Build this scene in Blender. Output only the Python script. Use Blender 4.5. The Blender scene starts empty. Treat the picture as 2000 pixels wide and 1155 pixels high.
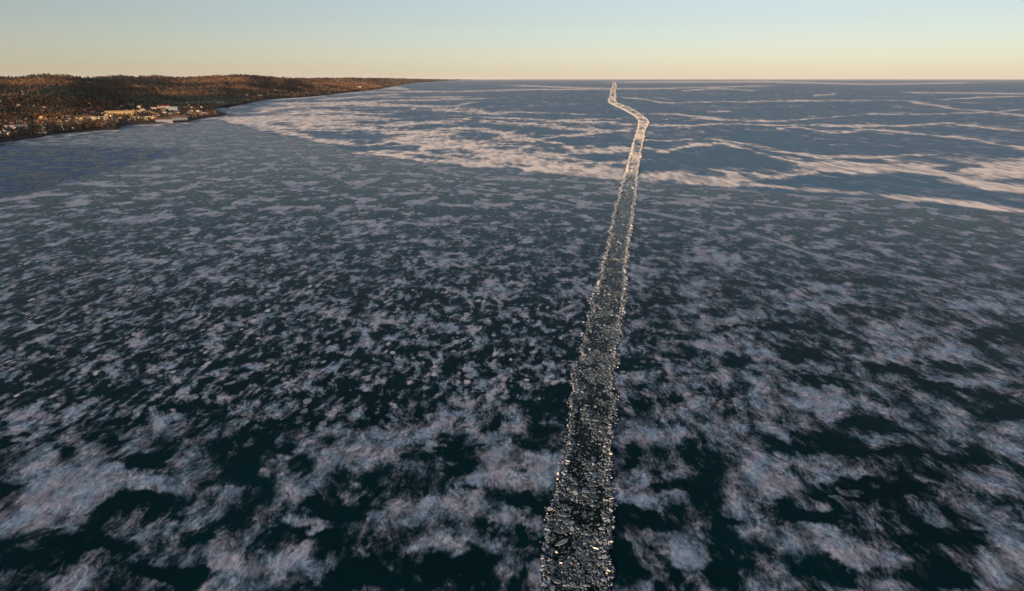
import bpy, math, random
import numpy as np
from mathutils import Vector, Matrix, Euler

random.seed(7)
rng = np.random.default_rng(11)
S = bpy.context.scene
COL = S.collection

# ------------------------------------------------------------------ camera
H = 120.0                      # drone height above the ice (m)
FPX = 1333.3                   # focal length in pixels of a 2000 px wide frame (24 mm)
CX, CY = 1000.0, 577.5
Y0 = 154.3                     # eye level in the frame
PITCH = math.atan((CY - Y0) / FPX)
cam = bpy.data.cameras.new("camera")
cam.lens = 24.0; cam.sensor_width = 36.0; cam.sensor_fit = 'HORIZONTAL'
cam.clip_start = 1.0; cam.clip_end = 900000.0
cam_ob = bpy.data.objects.new("camera", cam); COL.objects.link(cam_ob)
cam_ob.location = (0, 0, H)
cam_ob.rotation_euler = (math.pi / 2 - PITCH, 0, 0)
S.camera = cam_ob

# ------------------------------------------------------------------ sky, sun, exposure
SUN_EL = math.radians(8.5)
SUN_AZ = math.radians(180 + 30)        # clockwise from +Y: behind the camera and to the left
world = bpy.data.worlds.new("World"); S.world = world; world.use_nodes = True
wn = world.node_tree; wn.nodes.clear()
sky = wn.nodes.new('ShaderNodeTexSky'); sky.sky_type = 'NISHITA'; sky.sun_disc = False
sky.sun_elevation = SUN_EL; sky.sun_rotation = SUN_AZ
sky.altitude = 200; sky.air_density = 1.0; sky.dust_density = 0.25; sky.ozone_density = 3.0
bg = wn.nodes.new('ShaderNodeBackground'); bg.inputs['Strength'].default_value = 0.06
wo = wn.nodes.new('ShaderNodeOutputWorld')
tint = wn.nodes.new('ShaderNodeMix'); tint.data_type = 'RGBA'; tint.blend_type = 'MULTIPLY'
tint.inputs[0].default_value = 1.0; tint.inputs[7].default_value = (1.33, 1.205, 1.17, 1)   # white balance of the camera
hsv = wn.nodes.new('ShaderNodeHueSaturation'); hsv.inputs['Saturation'].default_value = 0.66
wn.links.new(sky.outputs[0], hsv.inputs['Color']); wn.links.new(hsv.outputs[0], tint.inputs[6]); wn.links.new(tint.outputs[2], bg.inputs[0]); wn.links.new(bg.outputs[0], wo.inputs[0])

sun = bpy.data.lights.new("sun", 'SUN'); sun.energy = 5.0; sun.angle = math.radians(0.53)
sun.color = (1.0, 0.68, 0.43)
sun_ob = bpy.data.objects.new("sun", sun); COL.objects.link(sun_ob)
SDIR = Vector((math.sin(SUN_AZ) * math.cos(SUN_EL), math.cos(SUN_AZ) * math.cos(SUN_EL), math.sin(SUN_EL)))
sun_ob.rotation_euler = SDIR.to_track_quat('Z', 'Y').to_euler()
sun_ob.location = (0, 0, 500)

S.view_settings.view_transform = 'Standard'; S.view_settings.look = 'None'
S.view_settings.gamma = 1.0; S.view_settings.use_curve_mapping = False
S.view_settings.exposure = 1.0
S.cycles.max_bounces = 5; S.cycles.diffuse_bounces = 2; S.cycles.glossy_bounces = 3
S.cycles.volume_bounces = 0; S.cycles.adaptive_threshold = 0.015
S.cycles.use_denoising = True

# ------------------------------------------------------------------ maths
cp, sp = math.cos(PITCH), math.sin(PITCH)
def ground(px, py, z=0.0):
    """point of the plane at height z that a picture position looks at"""
    u = (np.asarray(px, float) - CX) / FPX; v = (np.asarray(py, float) - CY) / FPX
    dep = (H - z) / (sp + v * cp)
    return u * dep, dep * (cp - v * sp)
def project(x, y, z):
    dep = y * cp + (H - z) * sp
    u = x / dep; v = (-y * sp + (H - z) * cp) / dep
    return CX + u * FPX, CY + v * FPX
def hash2(ix, iy, seed):
    h = (ix.astype(np.int64) * 374761393 + iy.astype(np.int64) * 668265263 + seed * 974711) & 0xffffffff
    h = ((h ^ (h >> 13)) * 1274126177) & 0xffffffff
    return ((h ^ (h >> 16)) & 0xffff) / 65535.0
def vnoise(x, y, seed=0):
    x = np.asarray(x, float); y = np.asarray(y, float)
    ix = np.floor(x); iy = np.floor(y); fx = x - ix; fy = y - iy
    fx = fx * fx * (3 - 2 * fx); fy = fy * fy * (3 - 2 * fy)
    a = hash2(ix, iy, seed); b = hash2(ix + 1, iy, seed); c = hash2(ix, iy + 1, seed); d = hash2(ix + 1, iy + 1, seed)
    return (a * (1 - fx) + b * fx) * (1 - fy) + (c * (1 - fx) + d * fx) * fy
def fbm(x, y, seed=0, oct=4):
    s = 0; a = 0.5; n = 0
    for k in range(oct):
        s = s + a * vnoise(np.asarray(x) * 2 ** k, np.asarray(y) * 2 ** k, seed + k * 17); n += a; a *= 0.5
    return s / n
def sstep(a, b, x):
    t = np.clip((x - a) / (b - a), 0, 1); return t * t * (3 - 2 * t)

# ------------------------------------------------------------------ object helpers
def tag(o, label=None, cat=None, group=None, kind=None):
    if label: o["label"] = label
    if cat: o["category"] = cat
    if group: o["group"] = group
    if kind: o["kind"] = kind
    return o
def link(name, data, parent=None):
    o = bpy.data.objects.new(name, data); COL.objects.link(o)
    if parent: o.parent = parent
    return o
def empty(name, loc=(0, 0, 0), rz=0.0):
    o = bpy.data.objects.new(name, None); COL.objects.link(o)
    o.location = loc; o.rotation_euler = (0, 0, rz); o.empty_display_size = 1
    return o
def np_mesh(name, V, loops, starts, mat, smooth=False):
    me = bpy.data.meshes.new(name)
    V = np.ascontiguousarray(V, dtype=np.float32); loops = np.ascontiguousarray(loops, dtype=np.int32).ravel()
    starts = np.ascontiguousarray(starts, dtype=np.int32)
    me.vertices.add(len(V)); me.vertices.foreach_set("co", V.ravel())
    me.loops.add(len(loops)); me.loops.foreach_set("vertex_index", loops)
    me.polygons.add(len(starts)); me.polygons.foreach_set("loop_start", starts)
    if smooth: me.polygons.foreach_set("use_smooth", np.ones(len(starts), dtype=bool))
    me.update(calc_edges=True); me.validate()
    if mat: me.materials.append(mat)
    return me
def py_mesh(name, V, F, mat, smooth=False):
    me = bpy.data.meshes.new(name); me.from_pydata([tuple(v) for v in V], [], F); me.update()
    if mat: me.materials.append(mat)
    if smooth:
        for p in me.polygons: p.use_smooth = True
    return me
def float_attr(me, name, arr):
    a = me.attributes.new(name, 'FLOAT', 'POINT'); a.data.foreach_set("value", np.ascontiguousarray(arr, dtype=np.float32))
class MB:
    """collects boxes and prisms in one mesh"""
    def __init__(s): s.V = []; s.F = []
    def add(s, V, F):
        n = len(s.V); s.V += [tuple(v) for v in V]; s.F += [tuple(i + n for i in f) for f in F]; return s
    def box(s, x0, x1, y0, y1, z0, z1):
        return s.add([(x0, y0, z0), (x1, y0, z0), (x1, y1, z0), (x0, y1, z0), (x0, y0, z1), (x1, y0, z1), (x1, y1, z1), (x0, y1, z1)],
                     [(0, 3, 2, 1), (4, 5, 6, 7), (0, 1, 5, 4), (1, 2, 6, 5), (2, 3, 7, 6), (3, 0, 4, 7)])
    def gable(s, x0, x1, y0, y1, z0, z1, th=0.3):
        ym = (y0 + y1) / 2
        return s.add([(x0, y0, z0), (x1, y0, z0), (x1, ym, z1), (x0, ym, z1), (x0, y1, z0), (x1, y1, z0),
                      (x0, y0, z0 - th), (x1, y0, z0 - th), (x0, y1, z0 - th), (x1, y1, z0 - th)],
                     [(0, 1, 2, 3), (3, 2, 5, 4), (6, 7, 1, 0), (4, 5, 9, 8), (0, 3, 4, 8, 6), (1, 7, 9, 5, 2), (6, 8, 9, 7)])
    def build(s, name, mat, parent=None):
        return link(name, py_mesh(name, s.V, s.F, mat), parent)

# ------------------------------------------------------------------ node helpers
class NT:
    def __init__(s, name):
        s.m = bpy.data.materials.new(name); s.m.use_nodes = True
        s.t = s.m.node_tree; s.t.nodes.clear()
        s.out = s.t.nodes.new('ShaderNodeOutputMaterial')
        s.b = s.t.nodes.new('ShaderNodeBsdfPrincipled')
        s.t.links.new(s.b.outputs[0], s.out.inputs[0])
    def put(s, sock, v):
        if isinstance(v, bpy.types.NodeSocket): s.t.links.new(v, sock)
        else:
            if sock.type == 'RGBA' and len(v) == 3: v = (*v, 1)
            sock.default_value = v
    def M(s, op, a, b=0.0, c=0.0):
        n = s.t.nodes.new('ShaderNodeMath'); n.operation = op
        for i, v in enumerate((a, b, c)): s.put(n.inputs[i], v)
        return n.outputs[0]
    def VM(s, op, a, b=(0, 0, 0)):
        n = s.t.nodes.new('ShaderNodeVectorMath'); n.operation = op
        s.put(n.inputs[0], a)
        if op == 'SCALE': s.put(n.inputs[3], b)
        else: s.put(n.inputs[1], b)
        return n.outputs[0]
    def add(s, a, b): return s.M('ADD', a, b)
    def mul(s, a, b): return s.M('MULTIPLY', a, b)
    def step(s, x, a, b, lo=0.0, hi=1.0):
        n = s.t.nodes.new('ShaderNodeMapRange'); n.interpolation_type = 'SMOOTHSTEP'; n.clamp = True
        for i, v in enumerate((x, a, b, lo, hi)): s.put(n.inputs[i], v)
        return n.outputs[0]
    def mix(s, f, a, b):
        n = s.t.nodes.new('ShaderNodeMix'); n.data_type = 'FLOAT'
        s.put(n.inputs[0], f); s.put(n.inputs[2], a); s.put(n.inputs[3], b); return n.outputs[0]
    def mixc(s, f, a, b, bt='MIX'):
        n = s.t.nodes.new('ShaderNodeMix'); n.data_type = 'RGBA'; n.blend_type = bt
        s.put(n.inputs[0], f); s.put(n.inputs[6], a); s.put(n.inputs[7], b); return n.outputs[2]
    def attr(s, name):
        n = s.t.nodes.new('ShaderNodeAttribute'); n.attribute_name = name; return n.outputs['Fac']
    def attrc(s, name):
        n = s.t.nodes.new('ShaderNodeAttribute'); n.attribute_name = name; return n.outputs['Color']
    def pos(s): return s.t.nodes.new('ShaderNodeNewGeometry').outputs['Position']
    def obj(s): return s.t.nodes.new('ShaderNodeTexCoord').outputs['Object']
    def rand(s): return s.t.nodes.new('ShaderNodeObjectInfo').outputs['Random']
    def mapping(s, v, rot=0.0, scale=(1, 1, 1), loc=(0, 0, 0)):
        n = s.t.nodes.new('ShaderNodeMapping'); s.put(n.inputs[0], v)
        n.inputs['Rotation'].default_value = (0, 0, rot); n.inputs['Scale'].default_value = scale; n.inputs['Location'].default_value = loc
        return n.outputs[0]
    def noise(s, v, scale, detail=3.0, rough=0.5, dist=0.0, col=False):
        n = s.t.nodes.new('ShaderNodeTexNoise'); s.put(n.inputs['Vector'], v)
        n.inputs['Scale'].default_value = scale; n.inputs['Detail'].default_value = detail
        n.inputs['Roughness'].default_value = rough; n.inputs['Distortion'].default_value = dist
        return n.outputs['Color'] if col else n.outputs['Fac']
    def bump(s, h, dist, strength=1.0):
        n = s.t.nodes.new('ShaderNodeBump'); s.put(n.inputs['Height'], h)
        n.inputs['Distance'].default_value = dist; n.inputs['Strength'].default_value = strength
        s.t.links.new(n.outputs[0], s.b.inputs['Normal'])
    def fin(s, col, rough=0.7, spec=0.5, **kw):
        s.put(s.b.inputs['Base Color'], col); s.put(s.b.inputs['Roughness'], rough)
        s.put(s.b.inputs['Specular IOR Level'], spec)
        for k, v in kw.items(): s.put(s.b.inputs[k], v)
        return s.m
def plain(name, col, rough=0.7, spec=0.3, var=0.25, scale=0.8):
    n = NT(name); f = n.noise(n.obj(), scale, 3)
    c = n.mixc(f, tuple(x * (1 - var) for x in col), tuple(min(1, x * (1 + var)) for x in col))
    return n.fin(c, rough, spec)

# ------------------------------------------------------------------ tables traced from the picture (x, y in its pixels)
CH = np.array([  # y, left edge, right edge of the ship channel
    (1330, 1040, 1186), (1155, 1054, 1192), (1100, 1060, 1192), (1050, 1064, 1193), (1000, 1073, 1194), (950, 1085, 1196), (900, 1096, 1197),
    (850, 1101, 1197), (800, 1112, 1198), (750, 1119, 1203), (700, 1131, 1205), (650, 1143, 1214), (600, 1153, 1219),
    (550, 1170, 1222), (500, 1182, 1227), (450, 1192, 1232), (400, 1204, 1240), (370, 1212, 1243), (340, 1222, 1246),
    (310, 1229, 1250), (280, 1237, 1256), (255, 1245, 1260), (245, 1247, 1266), (238, 1248, 1270), (232, 1247, 1262),
    (226, 1238, 1254), (220, 1228, 1247), (212, 1212, 1232), (205, 1196, 1213), (200, 1187, 1202), (188, 1192, 1203),
    (177, 1193.5, 1202), (167, 1197, 1204), (160, 1197, 1200.5), (156, 1198, 1200)], float)[::-1]
def ch_edges_px(py): return np.interp(py, CH[:, 0], CH[:, 1]), np.interp(py, CH[:, 0], CH[:, 2])
CH_F = ground(CH[:, 1], CH[:, 0])[1]                       # forward distance of every row
CH_L = ground(CH[:, 1], CH[:, 0])[0]; CH_R = ground(CH[:, 2], CH[:, 0])[0]
_py = np.arange(155.5, 1331, 0.5)
def _smooth(v):
    d = np.interp(_py, CH[:, 0], v); w = np.clip((_py - 160) * 0.09, 0.4, 6); o = np.zeros_like(d)
    for q in np.linspace(-1, 1, 9): o += np.interp(_py + q * w, _py, d)
    return o / 9
_l, _r = _smooth(CH[:, 1]), _smooth(CH[:, 2])
CH_F = ground(_l, _py)[1]; CH_L = ground(_l, _py)[0]; CH_R = ground(_r, _py)[0]
_o = np.argsort(CH_F)
def ch_edges(f): return np.interp(f, CH_F[_o], CH_L[_o]), np.interp(f, CH_F[_o], CH_R[_o])
def edge_wobble(f, side):
    return (fbm(f / 9.0, f * 0 + side * 3.3, 5 + side, 4) - 0.5) * 4.6 + (vnoise(f / 1.3, f * 0, 31 + side) - 0.5) * 1.0

SHORE = np.array([(0, 282), (40, 274), (80, 268), (120, 262.5), (160, 259), (200, 256.5), (228, 255), (235, 251), (240, 247), (256, 245),
                  (300, 243.3), (340, 241), (370, 239), (394, 232), (415, 229.5), (442, 226.5), (449, 210), (480, 204), (520, 195), (560, 192.5), (600, 190),
                  (640, 186), (700, 179), (740, 175), (770, 168), (800, 163.5), (850, 159.8), (900, 157.3), (925, 156.2)], float)
SKYLINE = np.array([  # x, y, distance in km
    (-250, 146, 4.2), (0, 147.5, 4.5), (30, 149.5, 4.4), (60, 146, 4.3), (100, 143.5, 4.2), (130, 145.5, 4.2), (155, 149, 4.5), (200, 149.5, 5.2),
    (235, 146.5, 6.0), (265, 149, 6.0), (305, 147.3, 7.0), (345, 151, 7.0), (400, 148.7, 6.6), (440, 147, 6.5), (465, 146, 6.5),
    (500, 147, 6.8), (550, 151, 7.6), (570, 152, 9.0), (620, 152.3, 11), (690, 152, 14), (750, 153, 18), (800, 154.2, 24), (850, 155.2, 33), (925, 155.9, 52)], float)

# snow drifts seen as ribbons: lists of (x, y, half height)
RIB = [
 [(1243,343,8),(1300,346,9),(1400,352,9),(1480,347,8),(1540,342,6),(1592,334,3)],
 [(1300,351,5),(1420,359,5),(1520,365,5),(1600,370,6),(1700,378,6),(1800,388,6),(1900,400,6),(2000,411,6),(2300,440,7)],
 [(1535,303,2),(1570,320,6),(1620,326,8),(1700,330,8),(1760,328,7),(1830,335,7),(1900,350,9),(2000,368,10),(2300,400,12)],
 [(1860,338,6),(1950,325,8),(2000,318,9),(2300,300,9)], [(1880,348,7),(1950,342,8),(2100,335,9)],
 [(1240,290,1.5),(1300,295,3),(1350,285,3),(1410,281,3),(1450,290,3),(1500,302,2.5),(1560,315,4)],
 [(1390,272,2),(1430,277,2),(1470,288,3),(1540,298,2),(1600,305,2),(1700,309,2),(1800,300,2),(1850,297,1.5)],
 [(1490,254,1.5),(1560,250,2),(1590,256,2),(1640,260,2.5),(1700,253,1.5),(1760,258,2),(1850,268,2.5),(1900,272,2),(1960,285,2),(2000,290,4),(2200,297,4)],
 [(1400,240,1.2),(1500,246,1.5),(1650,246,2),(1750,247,2),(1850,241,1.5),(1900,246,2.2),(2000,256,2),(2200,262,2)],
 [(1265,246,2),(1350,246,2),(1400,241,1.4),(1425,236,1)], [(1240,275,1.5),(1300,275,1.5),(1365,271,1.3)],
 [(1258,222,2),(1320,223,2),(1370,230,1.5),(1450,236,1.5),(1530,238,1.3),(1600,230,1),(1700,224,1),(1900,221,1),(2000,215,1)],
 [(1380,219,1.2),(1430,218,1.2)],
 [(1768,196.5,1.8),(1800,202,1.8),(1840,208,1.8),(1870,214,1.5),(1930,218,1.2),(2000,225,1.8),(2100,235,2)],
 [(1205,190,.8),(1260,194,1.1),(1290,201,1.1),(1400,199,.8),(1570,197,.8),(1770,196,.9)],
 [(1590,187,1.3),(1632,184,1)], [(1330,178,.9),(1400,173,.9),(1475,177,.8)],
 [(1775,181,1.4),(1850,182,1),(2000,183,1.2),(2100,184,1)], [(1840,195,.8),(1920,190,1),(2000,188,.9)],
 [(1205,161,1.2),(1500,160,1.4),(1700,165,1.2),(1900,162,1)], [(1000,167,1.2),(1190,174,1.4),(1300,173,1),(1500,168,1)],
 [(500,223,4),(520,216,3.4),(560,211,3),(620,206,3),(680,203.5,3),(740,204.5,3.2),(850,208,2),(900,207,1.3)],
 [(540,203,1.6),(640,203,2.5),(700,200.5,2.2),(780,197,1.6),(880,194,1.6),(950,193,1)],
 [(845,213.5,2),(890,217,3.2),(940,221,3.6),(962,223,3),(1010,220,1.5),(1100,222,1.5),(1190,224,1)],
 [(432,233,3),(470,236,7),(510,245,9),(540,255,7),(587,266,5),(640,276,4),(700,284,3)],
 [(690,300,4),(760,304,3),(830,315,5),(900,319,4),(1000,324,5),(1100,336,5),(1235,345,8)],
 [(770,280,4),(820,275,9),(860,282,12),(920,292,10),(980,305,10),(1050,313,8),(1120,326,8),(1235,338,10)],
 [(470,235,6),(540,232,8),(600,231,5),(690,230,4),(760,232,2)], [(500,248,7),(560,250,5),(700,251,4),(790,258,5),(880,266,5)],
 [(745,247,2),(800,241,3),(860,237,3),(900,235,3),(930,228,2)], [(930,236,3),(1000,240,3.4),(1060,244,3),(1110,250,3),(1235,256,2.4)],
 [(850,253,2),(935,252,3),(990,264,4),(1040,274,3.4),(1095,281,3),(1123,291,3),(1235,292,3)],
 [(1042,275,2),(1095,264,2.6),(1160,260,2.6),(1240,252,2.4)], [(690,285,2),(745,281,2.4),(810,268,3)],
 [(705,299,3),(750,296,3),(850,303,3),(955,300,3)], [(1040,307,2),(1110,299,2),(1240,295,2)],
 [(700,206,1.5),(800,207.5,1.3),(875,207,1.2),(935,200,.8)], [(700,190,.8),(920,190,.9)], [(640,183,1),(750,180,1),(900,179,1.2),(1000,176,1.3),(1185,174,1.1)],
 [(728,174.5,1.6),(770,172,2.6),(800,175,1.6)], [(620,196,1.3),(700,189,1.2),(780,184,1)],
 [(560,221,2),(640,219,2.5),(760,222,1.5)], [(960,231,1.6),(1050,233,1.6),(1200,240,1.8),(1245,243,1.5)],
 [(560,240,3),(650,241,3),(760,247,2)], [(880,226,1.3),(960,231,1.4),(1100,234,1.2),(1240,232,1.2)],
]
RIDGE = [  # thin drifts and healed leads across the near ice
 [(1200,402,4),(1260,412,5),(1330,428,5),(1400,443,5),(1470,458,5),(1540,480,5),(1600,500,5),(1700,525,5),(1800,543,4),(2000,580,4),(2200,615,4)],
 [(1240,380,4),(1300,385,3.4),(1400,394,2.4),(1560,409,3),(1660,412,4),(1760,420,2)],
 [(536,266,2),(570,285,3),(582,302,4),(600,318,4),(640,340,4),(690,362,3)],
 [(885,362,2.4),(970,375,3),(1060,390,3.4),(1130,402,3.4),(1200,411,3)], [(720,365,2.4),(790,370,2.4),(870,380,2.4)],
 [(1330,489,2),(1400,500,2.5),(1470,517,2.5),(1560,540,2)],
 [(420,255,1.6),(440,275,2),(470,300,2),(500,310,2)], [(860,330,2),(960,344,2.4),(1100,352,2.4),(1210,360,2)],
]
FARB = [(850,284,170,24,.26),(560,244,110,14,.24),(1050,318,160,18,.20),(1930,338,120,24,.32),(1320,345,130,12,.25),(1650,325,120,12,.25),(640,212,120,10,.18),(1100,258,120,14,.12),
  (1600,290,260,14,-.16),(1450,262,120,10,-.10),(1080,224,140,8,-.2),(1350,312,70,8,-.12),(700,268,60,6,-.2),(1720,351,90,4,-.15),(1900,300,120,10,-.12)]
LIGHT = [(40,815,90,35),(110,905,110,38),(90,970,130,45),(60,1040,90,25),(300,945,120,30),(170,1125,60,22),(440,1100,60,38),(340,890,40,16),
 (700,890,75,34),(560,935,55,22),(720,957,50,16),(840,862,60,14),(960,895,60,26),(590,1012,50,22),(830,995,60,26),(940,1000,70,32),(880,1065,80,22),
 (560,1112,55,36),(985,1115,30,40),(725,1078,16,14),(900,812,60,11),(880,510,52,13),(630,546,40,9),(940,567,60,11),(750,622,60,11),(920,642,65,14),
 (960,790,60,26),(640,772,40,12),(1380,506,60,10),(1620,566,60,17),(1390,626,40,13),(1440,682,80,18),(1290,737,95,20),(1560,772,90,17),(1550,602,60,10),
 (1242,640,30,18),(1470,915,55,32),(1510,950,32,26),(1290,852,52,19),(1250,940,42,24),(1300,987,62,17),(1330,1085,26,42),(1235,1140,42,26),(1680,1078,95,22),
 (1560,1035,60,26),(1520,832,70,13),(1610,782,60,15),(1900,745,60,17),(1965,1115,50,34),(1430,1025,26,26),(1675,1143,60,16),(1010,928,80,24),(1000,860,60,14),
 (1010,570,50,9),(850,640,50,10),(430,540,70,12),(300,520,70,10),(620,610,50,9),(500,470,80,9),(700,450,80,8),(250,430,60,8),(860,440,60,7),(430,490,60,8),
 (1130,560,40,8),(1270,540,40,9),(1760,640,60,10),(1900,600,70,9),(1850,690,60,10),(1700,700,50,9),(180,620,60,10),(1060,745,40,10),(1050,900,40,14)]
DARK = [(15,855,22,10),(100,887,32,11),(205,860,42,9),(290,905,65,14),(470,920,55,20),(300,985,70,17),(180,1060,85,18),(60,1095,45,12),(400,1035,55,19),
 (330,1122,55,17),(5,960,24,18),(660,978,100,21),(880,890,45,16),(600,1040,65,15),(690,1085,40,24),(890,1122,85,26),(945,955,20,11),(1000,1035,32,24),
 (560,890,55,11),(515,862,34,13),(700,777,90,13),(640,697,60,7),(955,622,40,8),(835,580,50,7),(500,690,34,10),(580,560,18,5),(1305,588,34,7),(1325,661,44,11),
 (1435,641,34,7),(1512,646,44,11),(1600,646,32,13),(1555,696,44,11),(1240,708,36,10),(1442,706,36,13),(1600,746,75,10),(1650,548,50,8),(1330,768,30,7),(1850,762,55,13),
 (1350,956,44,22),(1412,1020,20,36),(1580,1003,85,16),(1610,1098,85,22),(1390,1127,62,26),(1550,868,75,20),(1700,838,65,13),(1750,960,75,17),(1835,1130,62,26),
 (1890,1050,55,17),(1262,1022,42,21),(1285,1118,22,30),(1870,918,65,17),(1660,955,90,10),(1960,800,45,17),(1730,885,60,12),(1060,985,32,18),(1050,800,44,15),
 (1095,690,40,8),(1085,768,60,10),(1215,1065,18,32),(1230,890,18,14),(380,800,70,10),(230,760,60,10),(30,750,40,12),(820,740,70,9),(600,840,60,10),
 (1700,600,60,8),(1950,660,50,12),(1500,560,40,6),(1220,600,16,10),(1750,720,60,10),(420,700,60,8),(300,640,50,7),(100,690,50,8),(1100,640,26,7),(1170,760,10,8)]

# ================================================================== the frozen lake
def ice_material():
    n = NT("lake_ice")
    P = n.pos()
    bias, rib, ridge, za, far, lod = [n.attr(k) for k in ("bias", "ribbon", "ridge", "streak", "far", "coarse")]
    def warped(v, scale, amt, det=2): return n.VM('ADD', v, n.VM('SCALE', n.VM('SUBTRACT', n.noise(P, scale, det, 0.5, col=True), (0.5, 0.5, 0.5)), amt))
    W = warped(P, 1 / 30, 12.0)
    W2 = warped(W, 1 / 4.0, 2.2)
    W3 = warped(W2, 1 / 1.0, 0.7)
    wind = math.radians(14)
    big = n.noise(n.mapping(W, wind, (1, 0.66, 1)), 1 / 19, 3, 0.5)
    mid2 = n.noise(n.mapping(W2, wind, (1, 0.45, 1), (40, 9, 0)), 1 / 7.5, 3, 0.55)
    mid = n.noise(n.mapping(W2, wind, (1, 0.42, 1)), 1 / 3.4, 3, 0.55)
    fine = n.noise(n.mapping(W3, wind, (1, 0.40, 1)), 1 / 0.9, 4, 0.65)
    grain = n.noise(P, 1 / 0.3, 3, 0.65)
    coarse = n.noise(n.mapping(W2, wind, (1, 0.72, 1), (5, 17, 0)), 1 / 16, 4, 0.62)
    hund = n.noise(n.mapping(W, math.radians(80), (1, 0.6, 1), (9, 31, 0)), 1 / 105, 4, 0.58)
    def flecks(scale, seed, rmax, keep, vec):
        v = n.t.nodes.new('ShaderNodeTexVoronoi'); v.inputs['Scale'].default_value = scale
        n.put(v.inputs['Vector'], n.mapping(vec, wind, (1, 0.55, 1), (seed, seed * 1.7, 0)))
        sep = n.t.nodes.new('ShaderNodeSeparateColor'); n.t.links.new(v.outputs['Color'], sep.inputs[0])
        r = n.mul(sep.outputs[0], rmax)
        d = n.M('SUBTRACT', r, v.outputs['Distance'])
        # sharp lee edge, soft windward tail
        f = n.step(d, 0.0, 0.13)
        return n.mul(n.mul(f, n.step(sep.outputs[1], keep, keep + 0.08)), n.mix(sep.outputs[2], 0.55, 1.0))
    # soft clouds of frost and thin snow
    tB = n.add(n.add(n.mul(big, 0.36), n.mul(mid2, 0.26)), n.add(n.mul(mid, 0.19), n.mul(fine, 0.19)))
    tB = n.add(tB, bias)
    # small wind-cut drifts
    tA = n.add(n.add(n.mul(big, 0.12), n.mul(mid2, 0.31)), n.add(n.mul(mid, 0.37), n.mul(fine, 0.20)))
    tA = n.add(tA, n.mul(bias, 0.5))
    # farther off only the larger drifts tell
    coarse2 = n.noise(n.mapping(W2, wind, (1, 0.8, 1), (25, 7, 0)), 1 / 30, 5, 0.66)
    cc = n.mix(n.step(lod, 0.45, 0.95), coarse, coarse2)
    tC = n.add(n.add(n.mul(cc, 0.86), n.mul(mid2, 0.14)), n.mul(bias, 0.5))
    T = n.mix(lod, n.mix(za, tB, tA), tC)
    lo = n.mix(lod, n.mix(za, 0.462, 0.474), 0.482); hi = n.mix(lod, n.mix(za, 0.635, 0.595), 0.560)
    s = n.step(T, lo, hi)
    s = n.mul(s, n.step(fine, 0.28, 0.60, n.mix(lod, 0.45, 0.80), 1.0))
    s = n.mul(s, n.step(n.add(n.mul(mid2, 0.5), n.mul(mid, 0.5)), 0.36, 0.60, n.mix(lod, 0.50, 0.75), 1.0))
    fl = n.M('MAXIMUM', n.mul(flecks(1 / 3.6, 3.0, 0.50, 0.45, W3), 1.0), n.mul(flecks(1 / 8.5, 19.0, 0.42, 0.55, W2), n.mix(lod, 0.0, 0.85)))
    fl = n.mul(fl, n.mul(n.step(n.add(big, n.mul(bias, 0.8)), 0.34, 0.55, 0.25, 1.0), n.mix(za, 0.08, 0.95)))
    s = n.M('MAXIMUM', s, fl)
    s = n.M('MAXIMUM', s, n.mul(n.step(n.add(n.mul(ridge, 1.15), n.mul(n.M('SUBTRACT', n.add(n.mul(mid2, 0.5), n.mul(coarse, 0.5)), 0.5), 3.0)), 0.30, 1.15), 0.8))
    # the far ice: thin film with long wisps, a web of drift lines, thick drifts
    wisp = n.noise(n.mapping(W, math.radians(84), (1, 0.45, 1)), 1 / 34, 5, 0.62)
    wide = n.noise(n.mapping(P, math.radians(80), (1, 0.5, 1), (3, 70, 0)), 1 / 330, 5, 0.6)
    WW = warped(P, 1 / 240, 150.0, 3)
    def lines(scale, seed, lo, hi):
        q = n.noise(n.mapping(WW, 0.25, (1, 0.8, 1), (seed, seed * 2.3, 0)), scale, 2, 0.5)
        return n.step(n.M('ABSOLUTE', n.M('SUBTRACT', q, 0.5)), lo, hi, 1.0, 0.0)
    net = n.M('MAXIMUM', n.mul(lines(1 / 260, 11, 0.0, 0.030), 0.8), n.mul(lines(1 / 1100, 47, 0.0, 0.009), 0.9))
    net = n.M('MAXIMUM', net, n.mul(lines(1 / 120, 83, 0.0, 0.035), 0.6))
    net = n.mul(net, n.step(n.noise(P, 1 / 420, 3), 0.36, 0.56))
    vo = n.t.nodes.new('ShaderNodeTexVoronoi'); vo.feature = 'DISTANCE_TO_EDGE'; vo.inputs['Scale'].default_value = 1 / 165
    n.put(vo.inputs['Vector'], n.mapping(WW, 0.2, (1, 0.75, 1)))
    web = n.mul(n.step(vo.outputs['Distance'], 0.0, 0.12, 1.0, 0.0), n.attr("web"))
    fray = n.M('SUBTRACT', n.add(n.add(n.mul(wisp, 0.30), n.mul(wide, 0.28)), n.add(n.mul(coarse, 0.10), n.mul(hund, 0.32))), 0.5)
    ft = n.add(n.add(n.mul(fray, 6.5), n.mul(rib, 1.5)), n.add(n.mul(net, 1.0), n.mul(web, 1.25)))
    streaks = n.noise(n.mapping(W, math.radians(70), (1, 0.25, 1), (2, 6, 0)), 1 / 11, 3, 0.6)
    ft = n.add(ft, n.mul(n.M('SUBTRACT', streaks, 0.5), 1.6))
    rr = n.mul(n.step(ft, 0.22, 1.72), n.step(n.add(n.mul(streaks, 0.5), n.mul(wisp, 0.5)), 0.36, 0.60, 0.55, 1.0))
    film = n.add(n.mul(n.step(wide, 0.40, 0.64), 0.22), n.mul(n.step(wisp, 0.43, 0.60), 0.26))
    film = n.add(film, n.mul(n.step(n.add(n.mul(coarse2, 0.6), n.mul(streaks, 0.4)), 0.44, 0.60), 0.26))
    s = n.mix(far, s, film)
    rr = n.mul(rr, n.M('MAXIMUM', far, n.step(rib, 0.25, 0.7)))
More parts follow.
